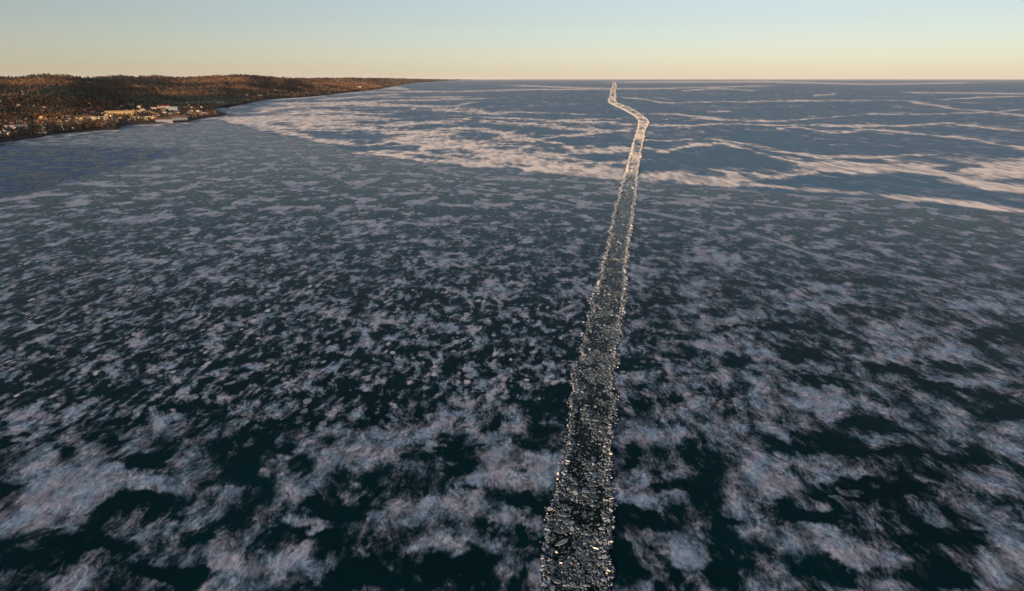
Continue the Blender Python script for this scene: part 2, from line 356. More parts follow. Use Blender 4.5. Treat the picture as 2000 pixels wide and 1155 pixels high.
    s = n.M('MAXIMUM', s, n.mul(rr, 0.98))
    s = n.M('MINIMUM', s, 1.0)
    thick = n.M('MAXIMUM', rr, n.M('MAXIMUM', n.mul(n.step(n.add(n.mul(fine, 0.5), n.mul(mid, 0.5)), 0.50, 0.66), n.mul(s, 0.16)), n.M('MAXIMUM', n.mul(fl, 0.30), n.mul(n.mul(lod, n.step(s, 0.3, 0.9)), 0.13))))  # flecks and crests take the warm snow colour, as though sunlit
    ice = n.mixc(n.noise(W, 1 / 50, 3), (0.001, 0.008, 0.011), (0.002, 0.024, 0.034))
    ice = n.mixc(n.mul(lod, 0.6), ice, (0.002, 0.040, 0.068))  # mid and far ice lighter: grazing sky reflection put into the colour
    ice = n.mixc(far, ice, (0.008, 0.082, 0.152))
    thin = n.mixc(n.step(n.noise(W, 1 / 9, 3), 0.38, 0.62), (0.225, 0.355, 0.52), (0.32, 0.37, 0.49))  # warmer and bluer patches: peach sunlit crests put into the snow colour
    snow = n.mixc(thick, thin, (0.95, 0.89, 0.82))
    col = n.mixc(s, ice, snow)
    h = n.add(n.add(n.mul(mid2, 0.55), n.mul(mid, 0.30)), n.add(n.mul(fine, 0.22), n.mul(grain, 0.05)))
    n.bump(h, 0.55, 0.6)
    rough = n.mix(s, n.mix(far, 0.18, 0.30), 0.85)
    spec = n.mix(s, n.mix(far, 0.018, 0.03), 0.0)
    return n.fin(col, rough, spec, IOR=1.31)

def ribbon_val(lst, px, py):
    out = np.zeros_like(px)
    for r in lst:
        r = np.array(r, float)
        yc = np.interp(px, r[:, 0], r[:, 1]); hh = np.interp(px, r[:, 0], r[:, 2])
        w = (r[-1, 0] - r[0, 0]) * 0.12
        fade = np.clip((px - r[0, 0]) / w + 0.6, 0, 1) * np.clip((r[-1, 0] - px) / w + 0.6, 0, 1)
        out = np.maximum(out, np.exp(-(np.abs(py - yc) / (hh * 1.3)) ** 1.7) * fade)
    return out

def build_ice():
    ys = np.concatenate([Y0 + np.array([0.8]), np.arange(Y0 + 1.2, 420, 1.0), np.arange(420, 1340, 2.7)])
    xs = np.concatenate([[-9000, -5000, -2500, -1300, -700], np.arange(-340, 1040, 3.4), np.arange(1040, 1284, 1.5), np.arange(1284, 2340, 3.4), [2800, 3600, 5500, 10000]])
    PX, PY = np.meshgrid(xs, ys)
    X, Y = ground(PX, PY)
    # far side of the lake behind the viewpoint
    X = np.vstack([X, X[-1] * 70]); Y = np.vstack([Y, np.full((1, X.shape[1]), -9000.0)])
    PX = np.vstack([PX, PX[-1:]]); PY = np.vstack([PY, PY[-1:] + 200])
    nr, nc = X.shape
    x = X.ravel(); y = Y.ravel(); px = PX.ravel(); py = PY.ravel()
    z = np.zeros_like(x)
    l, r = ch_edges(y)
    inside = (x > l + edge_wobble(y, 0)) & (x < r + edge_wobble(y, 1)) & (y > 80) & (y < 30000)
    z[inside] = -0.7
    bias = np.zeros_like(x)
    k = np.clip((py - 155) / 1000, 0, 1); px0, py0 = px, py
    px = px + k * (170 * (fbm(x / 16, y / 16, 41) - 0.5) + 60 * (fbm(x / 4, y / 4, 43, 3) - 0.5))
    py = py + k * (110 * (fbm(x / 16, y / 16, 47) - 0.5) + 40 * (fbm(x / 4, y / 4, 49, 3) - 0.5))
    for (bx, by, rx, ry) in LIGHT: bias += 0.10 * np.exp(-(((px - bx) / rx) ** 2 + ((py - by) / ry) ** 2) ** 1.3)
    for (bx, by, rx, ry) in DARK: bias -= 0.135 * np.exp(-(((px - bx) / rx) ** 2 + ((py - by) / ry) ** 2) ** 1.3)
    px, py = px0, py0
    wob = (fbm(x / 130, y / 260, 61) - 0.5) * 9 + (fbm(x / 40, y / 90, 63) - 0.5) * 4
    bias += 0.024 * sstep(1150, 1400, px) * sstep(380, 520, py)
    rib = ribbon_val(RIB, px, py + wob * np.clip((py - 155) / 110, 0.05, 1.2))
    # shore fringe of packed snow
    sy = np.interp(px, SHORE[:, 0], SHORE[:, 1], right=100)
    sc = np.clip((sy - 150) / 60, 0.15, 1.6)
    rib = np.maximum(rib, (0.62 + 0.3 * (px > 440)) * np.exp(-((py - sy - 1.3 * sc) / (2.0 * sc)) ** 2) * (px < 905) * (0.55 + 0.6 * vnoise(px / 14, px * 0, 3)))
    ridge = ribbon_val([[(a_, b_, c_ * 0.62) for a_, b_, c_ in r_] for r_ in RIDGE], px, py + (fbm(x / 25, y / 40, 67) - 0.5) * 7)
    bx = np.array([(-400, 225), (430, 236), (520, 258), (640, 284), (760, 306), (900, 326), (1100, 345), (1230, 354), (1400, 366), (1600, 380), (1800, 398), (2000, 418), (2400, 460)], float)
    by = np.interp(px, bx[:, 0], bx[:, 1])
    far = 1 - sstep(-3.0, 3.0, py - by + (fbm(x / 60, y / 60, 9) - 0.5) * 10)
    # where the snow lies as many small drifts: the left half of the near ice
    streak = (1 - sstep(760, 900, py + (px - 500) * 0.05)) * (1 - 0.75 * sstep(1000, 1350, px - (py - 400) * 0.3))
    streak = np.maximum(streak, (1 - sstep(420, 560, py)) * 0.8)
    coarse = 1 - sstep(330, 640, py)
    web = np.full_like(x, 0.30)
    for (bx_, by_, rx, ry, w) in FARB:
        g = np.exp(-(((px - bx_) / (rx * 1.3)) ** 2 + ((py - by_) / (ry * 1.3)) ** 2)); web = web + w * 2.4 * g
        rib = rib + w * (0.35 if w > 0 else 1.0) * np.exp(-(((px - bx_) / rx) ** 2 + ((py - by_) / ry) ** 2))
    V = np.stack([x, y, z], 1)
    i = np.arange(nr - 1)[:, None] * nc + np.arange(nc - 1)[None, :]
    # rows run from far to near
    F = np.stack([i, i + nc, i + nc + 1, i + 1], -1).reshape(-1, 4)
    me = np_mesh("lake_ice", V, F, np.arange(len(F)) * 4, ice_material())
    for k, a in (("bias", bias), ("ribbon", rib), ("ridge", ridge), ("far", far), ("streak", streak), ("coarse", coarse), ("web", np.clip(web, 0, 1.2))): float_attr(me, k, a)
    o = link("lake_ice", me); tag(o, kind="structure")
    return o
lake = build_ice()

# ------------------------------------------------------------------ the channel broken by a ship
def build_water():
    n = NT("channel_water"); h = n.noise(n.pos(), 0.8, 3); n.bump(h, 0.05, 0.4)
    m = n.fin((0.003, 0.010, 0.012), 0.25, 0.10, IOR=1.33)
    fs = np.concatenate([np.arange(90, 900, 6), np.geomspace(900, 30000, 160)])
    l, r = ch_edges(fs); V = []; F = []
    for k, f in enumerate(fs):
        ex = 2.5 + f * 0.002
        V += [(l[k] - ex, f, -0.32), (r[k] + ex, f, -0.32)]
        if k: F.append((2 * k - 2, 2 * k - 1, 2 * k + 1, 2 * k))
    o = link("channel_water", py_mesh("channel_water", V, F, m)); tag(o, kind="structure")
build_water()

def chunk_material():
    n = NT("broken_ice")
    t = n.attr("tone"); f = n.noise(n.pos(), 1.3, 3)
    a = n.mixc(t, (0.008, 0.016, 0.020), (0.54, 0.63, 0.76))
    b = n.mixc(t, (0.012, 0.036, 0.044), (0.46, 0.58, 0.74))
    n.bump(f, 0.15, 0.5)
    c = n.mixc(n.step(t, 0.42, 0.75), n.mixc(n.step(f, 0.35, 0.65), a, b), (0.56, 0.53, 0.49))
    return n.fin(c, n.mix(t, 0.18, 0.5), 0.5, IOR=1.31)
M_CHUNK = chunk_material()

def build_chunks():
    A = []  # x, y, z, r, tilt, tiltdir, spin, thick, tone
    fb = np.concatenate([np.arange(118, 900, 8.0), np.geomspace(900, 26000, 150)])
    for f0, f1 in zip(fb[:-1], fb[1:]):
        fm = (f0 + f1) / 2
        _, pyc = project(0, fm, 0)
        l, r = ch_edges(fm); w = r - l
        rm = min(0.175 * (1 + fm / 560), 4.0)
        cover = 0.92 if pyc > 880 else (0.80 if pyc > 700 else (0.72 if pyc > 610 else (0.62 if pyc > 345 else 1.15)))
        nn = int(cover * w * (f1 - f0) / (2.1 * rm * rm))
        t = rng.uniform(-1, 1, nn); f = rng.uniform(f0, f1, nn)
        ll, r2 = ch_edges(f); ll = ll + edge_wobble(f, 0); r2 = r2 + edge_wobble(f, 1)
        x = (ll + r2) / 2 + t * (r2 - ll) / 2
        edge = sstep(0.62, 0.92, np.abs(t))
        clump = fbm(x / 7, f / 12, 77, 3)
        keep = np.ones(nn, bool)
        if pyc > 345:
            # open dark lanes: mostly down the middle farther off, scattered nearby
            lane = (0.47 if pyc > 700 else 0.50) + edge * -0.6
            dens = np.clip((clump - lane) * 9 + 0.75, 0.12 if pyc > 620 else 0.05, 1)
            if 345 < pyc < 610: dens = np.clip(dens * (0.35 + 0.9 * edge), 0.10, 1)
            keep = rng.random(nn) < dens
        else:
            core = np.exp(-((pyc - 259) / 5) ** 2) + np.exp(-((pyc - 301) / 6) ** 2) * 0.7
            keep = rng.random(nn) < 1 - np.clip(core, 0, 1) * 0.8 * (1 - edge)
        rr = rm * np.exp(rng.normal(0, 0.58, nn)); rr[rng.random(nn) < 0.03] *= 2.3; rr = np.minimum(rr, 5.5 * rm)
        steep = rng.random(nn) < ((0.05 if pyc > 620 else 0.09) + 0.28 * edge)
        tilt = np.where(steep, rng.uniform(0.35, 1.25, nn), np.abs(rng.normal(0, 0.075, nn)))
        if pyc < 345: tilt = np.abs(rng.normal(0.3, 0.3, nn))
        tone = np.clip(0.04 + 0.34 * rng.random(nn) ** 1.9 + steep * rng.random(nn) * 0.25 + 0.14 * (clump - 0.45) - 0.03 + edge * rng.uniform(0.0, 0.34 if pyc < 620 else 0.16, nn), 0.03, 0.95)  # steep pieces toned brighter: gold sun sparkle put into the colour
        if pyc < 620: tone = np.clip(tone + edge * 0.02, 0, 0.8)
        if pyc < 385:
            w_ = float(1 - sstep(325, 385, pyc)); lane2 = fbm(x / 22, f / 120, 91, 3)
            tone = tone * (1 - w_) + w_ * np.clip(0.30 + 0.5 * rng.random(nn) + 0.25 * edge + (lane2 - 0.5) * 1.3 * (1 - 0.7 * edge), 0.04, 0.95)
        z = -0.30 + rng.uniform(0, 0.16, nn) + edge * rng.uniform(0, 0.45, nn) + np.where(steep, 0.35 * rr, 0)
        if pyc < 345: z = z + 0.35 + rng.uniform(0, 0.6, nn)
        th = np.clip(rr * rng.uniform(0.18, 0.5, nn), 0.08, 1.0)
        A.append(np.stack([x, f, z, rr, tilt, rng.uniform(0, 6.283, nn), rng.uniform(0, 6.283, nn), th, tone], 1)[keep])
    A = np.concatenate(A)
    # rubble thrown up on the ice along both edges
    E = []
    for side in (0, 1):
        f = np.concatenate([rng.uniform(125, 900, 2600), np.exp(rng.uniform(np.log(900), np.log(9000), 1500))])
        px_, py_ = project(0, f, 0)
        amt = np.where(py_ > 620, 0.18, 0.28)
        k0 = len(f); kp = rng.random(k0) < amt; f = f[kp]; k = len(f)
        l, r = ch_edges(f); base = (l if side == 0 else r) + edge_wobble(f, side)
        off = np.abs(rng.normal(0, 0.4, k)) * (1 + f / 1200)
        x = base + (off if side else -off)
        rr = np.minimum(0.22 * (1 + f / 650), 2.4) * np.exp(rng.normal(0, 0.4, k))
        E.append(np.stack([x, f, 0.05 + rr * 0.3 * rng.random(k), rr, rng.uniform(0.1, 1.2, k), rng.uniform(0, 6.283, k), rng.uniform(0, 6.283, k),
                           rr * rng.uniform(0.25, 0.6, k), np.where(py_ > 620, rng.uniform(0.08, 0.7, k0), rng.uniform(0.15, 0.62, k0))[kp]], 1))
    A = np.concatenate([A] + E)
    px, py = project(A[:, 0], A[:, 1], A[:, 2])
    dist = np.sqrt(A[:, 0] ** 2 + A[:, 1] ** 2 + H * H)
    size = A[:, 3] / dist * ((py < 1152) & (py > 160))
    order = np.argsort(-size)
    top = order[:275]; rest = order[275:]

    def verts(B, k=5):
        m = len(B)
        ang = np.linspace(0, 2 * np.pi, k, endpoint=False)[None] + rng.uniform(-0.45, 0.45, (m, k))
        rad = B[:, 3:4] * rng.uniform(0.45, 1.25, (m, k))
        p = np.stack([np.cos(ang) * rad, np.sin(ang) * rad * rng.uniform(0.55, 1.0, (m, 1)), np.zeros((m, k))], -1)
        top_ = p.copy(); top_[..., 2] = B[:, 7:8] * 0.5 * rng.uniform(0.8, 1.2, (m, k)); top_[..., :2] *= 0.92
        bot = p.copy(); bot[..., 2] = -B[:, 7:8] * 0.5
        q = np.concatenate([top_, bot], 1)
        def rot(a, axis):
            c, s_ = np.cos(a)[:, None], np.sin(a)[:, None]; x, y, z = q[..., 0], q[..., 1], q[..., 2]
            if axis == 'z': return np.stack([c * x - s_ * y, s_ * x + c * y, z], -1)
            return np.stack([x, c * y - s_ * z, s_ * y + c * z], -1)
        q = rot(B[:, 6], 'z'); q = rot(B[:, 4], 'x'); q = rot(B[:, 5], 'z')
        return q + B[:, None, :3]
    B = A[rest]; q = verts(B); m = len(B); k = 5
    base = (np.arange(m) * 2 * k)[:, None]
    tops = base + np.arange(k)[None]
    quads = np.stack([base + k + np.arange(k), base + k + (np.arange(k) + 1) % k, base + (np.arange(k) + 1) % k, base + np.arange(k)], -1).reshape(-1, 4)
    loops = np.concatenate([tops.ravel(), quads.ravel()])
    starts = np.concatenate([np.arange(m) * k, m * k + np.arange(m * k) * 4])
    me = np_mesh("brash_ice", q.reshape(-1, 3), loops, starts, M_CHUNK)
    float_attr(me, "tone", np.repeat(B[:, 8], 2 * k))
    o = link("brash_ice", me)
    tag(o, "dense field of small broken ice pieces filling the dark ship channel", "brash ice", kind="stuff")
    # single pieces
    protos = []
    for i in range(16):
        r_ = random.Random(100 + i); k = r_.choice((4, 5, 5, 6)); V = []; th = r_.uniform(0.2, 0.5); sq = r_.uniform(0.6, 1.0)
        ang = [2 * math.pi * (j + r_.uniform(-0.32, 0.32)) / k for j in range(k)]; rad = [r_.uniform(0.5, 1.25) for _ in range(k)]
        lev = []
        for zz, s_ in ((-th / 2, 0.9), (th * 0.25, 1.0), (th / 2, 0.88)):
            lev.append([(math.cos(a) * b * s_ + r_.uniform(-.03, .03), math.sin(a) * b * s_ * sq, zz + r_.uniform(-.04, .04)) for a, b in zip(ang, rad)])
        V = [v for L in lev for v in L]
        F = [tuple(range(k - 1, -1, -1)), tuple(range(2 * k, 3 * k))]
        for a in (0, k):
            F += [(a + j, a + (j + 1) % k, a + k + (j + 1) % k, a + k + j) for j in range(k)]
        me = py_mesh("ice_chunk", V, F, M_CHUNK); float_attr(me, "tone", np.full(len(V), 0.05 + 0.20 * (i / 15.0) + (0.3 if i % 8 == 7 else 0)))
        protos.append(me)
    def single(x, y, z, r, tilt, tdir, spin, me, label, group=None, name="ice_chunk", sc=(1, 1, 1)):
        o = link(name, me)
        o.matrix_world = (Matrix.Translation((x, y, z)) @ Matrix.Rotation(tdir, 4, 'Z') @ Matrix.Rotation(tilt, 4, 'X') @ Matrix.Rotation(spin, 4, 'Z')
                          @ Matrix.Diagonal((r * sc[0], r * sc[1], r * sc[2], 1)))
        return tag(o, label, "ice chunk", group)
    G = "broken ice chunks floating in the near ship channel"
    for j, a in enumerate(A[top]):
        x, y, z, r, tilt, td, spn, th, tone = a
        want = min(range(16), key=lambda i: abs((0.05 + 0.20 * (i / 15.0) + (0.3 if i % 8 == 7 else 0)) - tone) + random.random() * 0.12)
        single(x, y, z + 0.05, r, tilt, td, spn, protos[want], "jagged grey piece of broken ice afloat among the others in the channel", G)
    # pieces that stand out; gold-lit ones have sunlight put in as paler tone
    def at(px, py, z=-0.1):
        x, y = ground(px, py, z); return float(x), float(y), z
    def slab(label, px, py, ln, wd, ang, tone, tilt=0.05, tdir=0.0, z=-0.08, th=0.3, seed=0):
        r_ = random.Random(seed + 500); k = 8; V = []
        ang_ = [2 * math.pi * (j + r_.uniform(-0.28, 0.28)) / k for j in range(k)]; rad = [r_.uniform(0.8, 1.1) for _ in range(k)]
        lev = [[(math.cos(a) * b * ln / 2 * s_, math.sin(a) * b * wd / 2 * s_, zz + r_.uniform(-.03, .03)) for a, b in zip(ang_, rad)] for zz, s_ in ((-th / 2, 0.93), (th * .2, 1.0), (th / 2, 0.95))]
        V = [v for L in lev for v in L]; F = [tuple(range(k - 1, -1, -1)), tuple(range(2 * k, 3 * k))]
        for a in (0, k): F += [(a + j, a + (j + 1) % k, a + k + (j + 1) % k, a + k + j) for j in range(k)]
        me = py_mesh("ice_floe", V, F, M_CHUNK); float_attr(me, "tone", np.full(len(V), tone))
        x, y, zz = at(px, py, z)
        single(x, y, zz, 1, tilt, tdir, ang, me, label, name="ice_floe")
    slab("long pale grey ice slab lying slantwise in the channel near the picture's bottom", 1097, 1060, 4.6, 1.7, 0.62, 0.24, seed=1, z=-0.02)
    slab("wide dark glassy ice slab at the channel's left edge below the long pale one", 1077, 1101, 2.8, 1.7, 0.5, 0.09, seed=2, z=-0.05)
    slab("five-sided pale blue ice plate in the channel's bottom left corner", 1068, 1138, 2.3, 1.8, -0.6, 0.36, 0.12, 0.4, seed=3, z=0.1)
    slab("grey ice plate right of the pale blue one at the picture's bottom edge", 1089, 1136, 2.2, 1.5, 0.9, 0.24, 0.1, 2.2, seed=4, z=0.12)
    slab("lowest grey ice plate touching the picture's bottom edge in the channel", 1079, 1149, 1.9, 1.4, 0.3, 0.30, 0.1, 1.0, seed=5, z=0.14)
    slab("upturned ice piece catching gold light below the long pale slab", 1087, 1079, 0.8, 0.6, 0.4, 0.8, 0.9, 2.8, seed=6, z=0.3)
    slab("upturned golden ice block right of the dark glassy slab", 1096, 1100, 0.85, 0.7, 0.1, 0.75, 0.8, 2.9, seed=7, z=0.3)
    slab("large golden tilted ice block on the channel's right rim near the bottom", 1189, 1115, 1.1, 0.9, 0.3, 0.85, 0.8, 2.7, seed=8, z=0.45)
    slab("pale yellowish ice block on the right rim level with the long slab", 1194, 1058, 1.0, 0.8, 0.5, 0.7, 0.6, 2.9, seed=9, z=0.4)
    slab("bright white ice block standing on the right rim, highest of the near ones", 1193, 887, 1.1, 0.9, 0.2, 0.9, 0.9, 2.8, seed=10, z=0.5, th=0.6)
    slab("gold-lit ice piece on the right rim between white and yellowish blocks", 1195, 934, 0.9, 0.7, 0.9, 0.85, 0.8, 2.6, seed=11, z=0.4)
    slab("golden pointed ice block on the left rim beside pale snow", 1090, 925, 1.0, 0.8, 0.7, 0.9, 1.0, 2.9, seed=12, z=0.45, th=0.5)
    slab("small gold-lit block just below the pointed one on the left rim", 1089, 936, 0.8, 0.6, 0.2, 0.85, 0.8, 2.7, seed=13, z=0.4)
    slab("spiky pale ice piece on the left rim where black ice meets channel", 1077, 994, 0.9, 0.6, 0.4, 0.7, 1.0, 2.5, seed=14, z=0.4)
    slab("turquoise ice plate at the channel's left side, the nearer of two far ones", 1197, 466, 4.5, 6.0, 0.2, 0.42, 0.05, 0, seed=15, z=0.1)
    slab("turquoise ice plate across the channel, the farther of two", 1219, 372, 9.0, 8.0, 0.1, 0.5, 0.05, 0, seed=16, z=0.1)
build_chunks()

# ------------------------------------------------------------------ cracks in the near ice
def build_crack(pts, w, seed):
    n = MB(); r_ = random.Random(seed); P = []
    for (a, b), (c, d) in zip(pts[:-1], pts[1:]):
        for t in np.linspace(0, 1, 6)[:-1]:
            x, y = ground(a + (c - a) * t, b + (d - b) * t); P.append((float(x) + r_.uniform(-.35, .35), float(y) + r_.uniform(-.35, .35)))
    V = []; F = []
    for k, (x, y) in enumerate(P):
        a = P[max(0, k - 1)]; b = P[min(len(P) - 1, k + 1)]; dx, dy = b[0] - a[0], b[1] - a[1]; L = math.hypot(dx, dy) or 1
        nx, ny = -dy / L, dx / L; ww = w * r_.uniform(0.4, 1.5) * min(1, 0.25 + k / 6, 0.25 + (len(P) - 1 - k) / 6)
        V += [(x + nx * ww, y + ny * ww, 0.006), (x - nx * ww, y - ny * ww, 0.006), (x - nx * (ww + .16), y - ny * (ww + .16), 0.025 * r_.random()), (x - nx * (ww + .5), y - ny * (ww + .5), -0.01)]
        if k:
            o = 4 * k; F += [(o - 4, o - 3, o + 1, o)]
    return V, F
M_CRACK = plain("dark_crack", (0.003, 0.006, 0.008), 0.9, 0.0)  # crack is a flat near-black strip on the ice
M_LIP = plain("crack_lip", (0.03, 0.04, 0.05), 0.6, 0.3, 0.5, 0.6)
CR = [[(1265,730),(1285,748),(1300,762),(1312,775),(1318,790),(1330,800),(1360,808),(1385,820),(1405,835),(1440,848),(1460,860),(1480,878),(1520,895),(1560,912),(1605,930),
       (1640,950),(1670,970),(1700,990),(1708,1010),(1712,1035),(1735,1055),(1780,1075),(1820,1095),(1850,1112)],
      [(733,574),(728,582),(726,590)], [(53,540),(60,548),(66,557)], [(1480,1020),(1490,1012),(1505,1000)]]
for i, pts in enumerate(CR):
    V, F = build_crack(pts, 0.15 if i == 0 else 0.18, i)
    me = py_mesh("ice_crack", V, F, M_CRACK); me.materials.append(M_LIP)
    for k, p in enumerate(me.polygons): p.material_index = 0
    link("ice_crack", me, lake)

# ================================================================== the shore and its hills
def shore_polar():
    x, y = ground(SHORE[:, 0], SHORE[:, 1])
    ex = np.array([(-700, -1600), (-610, -700), (-640, 0), (-740, 450), (-860, 900)], float)
    x = np.concatenate([ex[:, 0], x]); y = np.concatenate([ex[:, 1], y])
    return np.arctan2(x, y), np.hypot(x, y)
SH_A, SH_D = shore_polar()
def ridge_polar():
    a = (SKYLINE[:, 0] - CX) * cp / FPX; v = (SKYLINE[:, 1] - CY) / FPX
    yf = SKYLINE[:, 2] * 1000
    z = H - yf * (sp + v * cp) / (cp - v * sp)
    ang = np.arctan(a); d = yf / np.cos(ang)
    tree = np.where(SKYLINE[:, 2] < 8, 14.0, 15.0)
    A = np.concatenate([[-2.9, -2.2, -1.75, -1.35, -1.2, -0.85], ang]); D = np.concatenate([[3000, 1800, 1150, 1150, 2200, 3600], d]); Z = np.concatenate([[150, 165, 172, 166, 138, 150], z - tree])  # unseen steep bluff left of frame, shaped to cast shade on the ice
    return A, D, Z
RD_A, RD_D, RD_Z = ridge_polar()
PT = np.array([(0, 0), (0.02, 0.028), (0.08, 0.05), (0.25, 0.14), (0.5, 0.36), (0.72, 0.62), (0.9, 0.92), (1.0, 1.0), (1.15, 0.93), (1.4, 0.6), (3, 0.5)], float)
def land_t(x, y):
    a = np.arctan2(x, y); d = np.hypot(x, y)
    ds = np.interp(a, SH_A, SH_D); dr = np.interp(a, RD_A, RD_D)
    return a, d, (d - ds) / np.maximum(dr - ds, 200)
def land_z(x, y):
    x = np.asarray(x, float); y = np.asarray(y, float)
    a, d, t = land_t(x, y)
    zr = np.interp(a, RD_A, RD_Z)
    z = zr * np.interp(np.clip(t, 0, 3), PT[:, 0], PT[:, 1])
    amp = 115 * sstep(0.06, 0.4, t) * (1 - 0.85 * np.exp(-((t - 1) / 0.22) ** 2))
    z = z + (fbm(x / 850, y / 850, 301, 3) - 0.5) * amp
    z = z + 3.5 * sstep(0.0, 0.006, t) + (fbm(x / 40, y / 40, 303, 2) - 0.5) * 2.5 * sstep(0.005, 0.03, t)
    gx, gy = project(x, np.where(y > 100, y, 100), 0.0)     # the little bay behind the headland
    bay = (y > 1500) & (gx > 411) & (gx < 449) & (gy < np.interp(gx, [411, 425, 436, 443, 449], [213, 218.5, 223, 226.3, 226.5])) & (gy > np.interp(gx, [411, 430, 449], [213, 211, 209.5]))
    z = np.where(bay, -1.0, z)
    low = sstep(330, 400, gx) * (gx < 449) * (gy > 211) * (y > 1500)   # the headland is low
    z = np.where(low > 0, np.minimum(z, 60 - 54 * low), z)
    return np.where(t < 0, -2.0 + np.maximum(t, -0.02) * 50, z - 0.6)
def land_hit(px, py):
    """where sight lines through picture positions first meet the land"""
    px = np.atleast_1d(np.asarray(px, float)); py = np.atleast_1d(np.asarray(py, float))
    u = (px - CX) / FPX; v = (py - CY) / FPX
    dx, dy, dz = u, cp - v * sp, -(sp + v * cp)
    hx = np.full(px.shape, np.nan); hy = hx.copy()
    done = np.zeros(px.shape, bool)
    st = np.geomspace(1150, 60000, 420)
    if len(px) < 60:
        x = dx[:, None] * st; y = dy[:, None] * st; z = H + dz[:, None] * st
        hit = (land_z(x, y) > z) & (land_t(x, y)[2] > 0)
        done = hit.any(1); k = hit.argmax(1); r = np.arange(len(px))
        return np.where(done, x[r, k], np.nan), np.where(done, y[r, k], np.nan), done
    act = np.arange(len(px))
    for s_ in st:
        x = dx[act] * s_; y = dy[act] * s_; z = H + dz[act] * s_
        near = (np.interp(np.arctan2(x, y), SH_A, SH_D) < np.hypot(x, y)) & (z < 420)
        if not near.any(): continue
        ii = np.nonzero(near)[0]
        hit = ii[land_z(x[ii], y[ii]) > z[ii]]
        if len(hit):
            hx[act[hit]] = x[hit]; hy[act[hit]] = y[hit]; done[act[hit]] = True
            act = np.delete(act, hit)
            if not len(act): break
    return hx, hy, done

def build_land():
    aa = np.concatenate([np.linspace(-2.9, -0.78, 50), np.linspace(-0.77, SH_A[-1] - 0.0005, 520)])
    tt = np.concatenate([[-0.03], np.linspace(-0.004, 0.03, 16), np.linspace(0.033, 0.2, 40), np.linspace(0.21, 1.1, 85), [1.2, 1.35, 1.6]])
    A_, T_ = np.meshgrid(aa, tt, indexing='ij')
    ds = np.interp(A_, SH_A, SH_D); dr = np.interp(A_, RD_A, RD_D)
    D_ = ds + T_ * np.maximum(dr - ds, 200)
    X = np.sin(A_) * D_; Y = np.cos(A_) * D_; Z = land_z(X, Y)
    Z[:, -1] = -20
    nr, nc = X.shape
    i = np.arange(nr - 1)[:, None] * nc + np.arange(nc - 1)[None]
    F = np.stack([i, i + nc, i + nc + 1, i + 1], -1).reshape(-1, 4)
    n = NT("hill_ground"); P = n.pos()
    f = n.noise(P, 1 / 160, 5, 0.6); g = n.noise(P, 1 / 25, 4, 0.6)
    c = n.mixc(n.step(f, 0.4, 0.62), (0.022, 0.018, 0.016), (0.08, 0.058, 0.042))
    c = n.mixc(n.mul(g, 0.6), c, (0.03, 0.028, 0.022))
    c = n.mixc(n.attr("snow"), c, (0.72, 0.74, 0.78))
    m = n.fin(c, 0.9, 0.1)
    me = np_mesh("hillside", np.stack([X.ravel(), Y.ravel(), Z.ravel()], 1), F, np.arange(len(F)) * 4, m, smooth=True)
    px, py = project(X.ravel(), Y.ravel(), Z.ravel())
    snow = np.zeros(len(px))
    for (a, b, rx, ry) in CLEARINGS: snow += np.exp(-(((px - a) / rx) ** 2 + ((py - b) / ry) ** 2) ** 2)
    snow += 0.8 * (T_.ravel() < 0.0016) * (fbm(X.ravel() / 60, Y.ravel() / 60, 5) > 0.42)
    float_attr(me, "snow", np.clip(snow, 0, 1))
    o = link("hillside", me); tag(o, kind="structure")
CLEARINGS = [(147, 162, 6, 1.4), (173, 161.5, 9, 1.6), (410, 182.5, 10, 1.2), (8, 159, 14, 0.8), (222, 232, 6, 2.2)]
build_land()

# ------------------------------------------------------------------ trees
def tree_mats():
    n = NT("bare_twigs"); t = n.attr("tone")
    c = n.mixc(t, (0.020, 0.016, 0.016), (0.165, 0.098, 0.058)); a = n.fin(c, 0.9, 0.05)
    n = NT("needles"); t = n.attr("tone")
    c = n.mixc(t, (0.005, 0.014, 0.017), (0.020, 0.034, 0.030)); b = n.fin(c, 0.9, 0.05)
    return a, b, plain("bark", (0.07, 0.05, 0.04), 0.9, 0.05)
M_TWIG, M_NEEDLE, M_BARK = tree_mats()

BROWN = [(90, 164, 120, 5, .9), (60, 208, 110, 18, .25), (350, 185, 100, 5, .8), (440, 158, 150, 9, .8), (700, 168, 180, 9, .6), (180, 200, 50, 5, .3), (110, 238, 40, 8, .8), (205, 251, 16, 5, .9), (390, 222, 40, 8, .8), (230, 172, 60, 6, .5)]
GREEN = [(200, 190, 150, 13, .85), (430, 198, 60, 8, .85), (260, 160, 110, 7, .75), (40, 174, 90, 6, .7), (60, 230, 90, 10, .3), (330, 200, 90, 7, .7), (580, 183, 120, 5, .4)]  # conifer stands; some stand in for shade on the slopes
def conifer_prob(px, py):
    p = np.full(px.shape, 0.34)
    for (a, b, rx, ry, w) in GREEN: p += w * np.exp(-(((px - a) / rx) ** 2 + ((py - b) / ry) ** 2))
    for (a, b, rx, ry, w) in BROWN: p -= w * np.exp(-(((px - a) / rx) ** 2 + ((py - b) / ry) ** 2))
    return p
def bright(x, y, z):
    px, py = project(x, y, z); o = np.zeros(px.shape)      # sunlit slopes painted lighter into the twig tone
    for (a, b, rx, ry, w) in BROWN: o += 0.62 * w * np.exp(-(((px - a) / rx) ** 2 + ((py - b) / ry) ** 2))
    return o
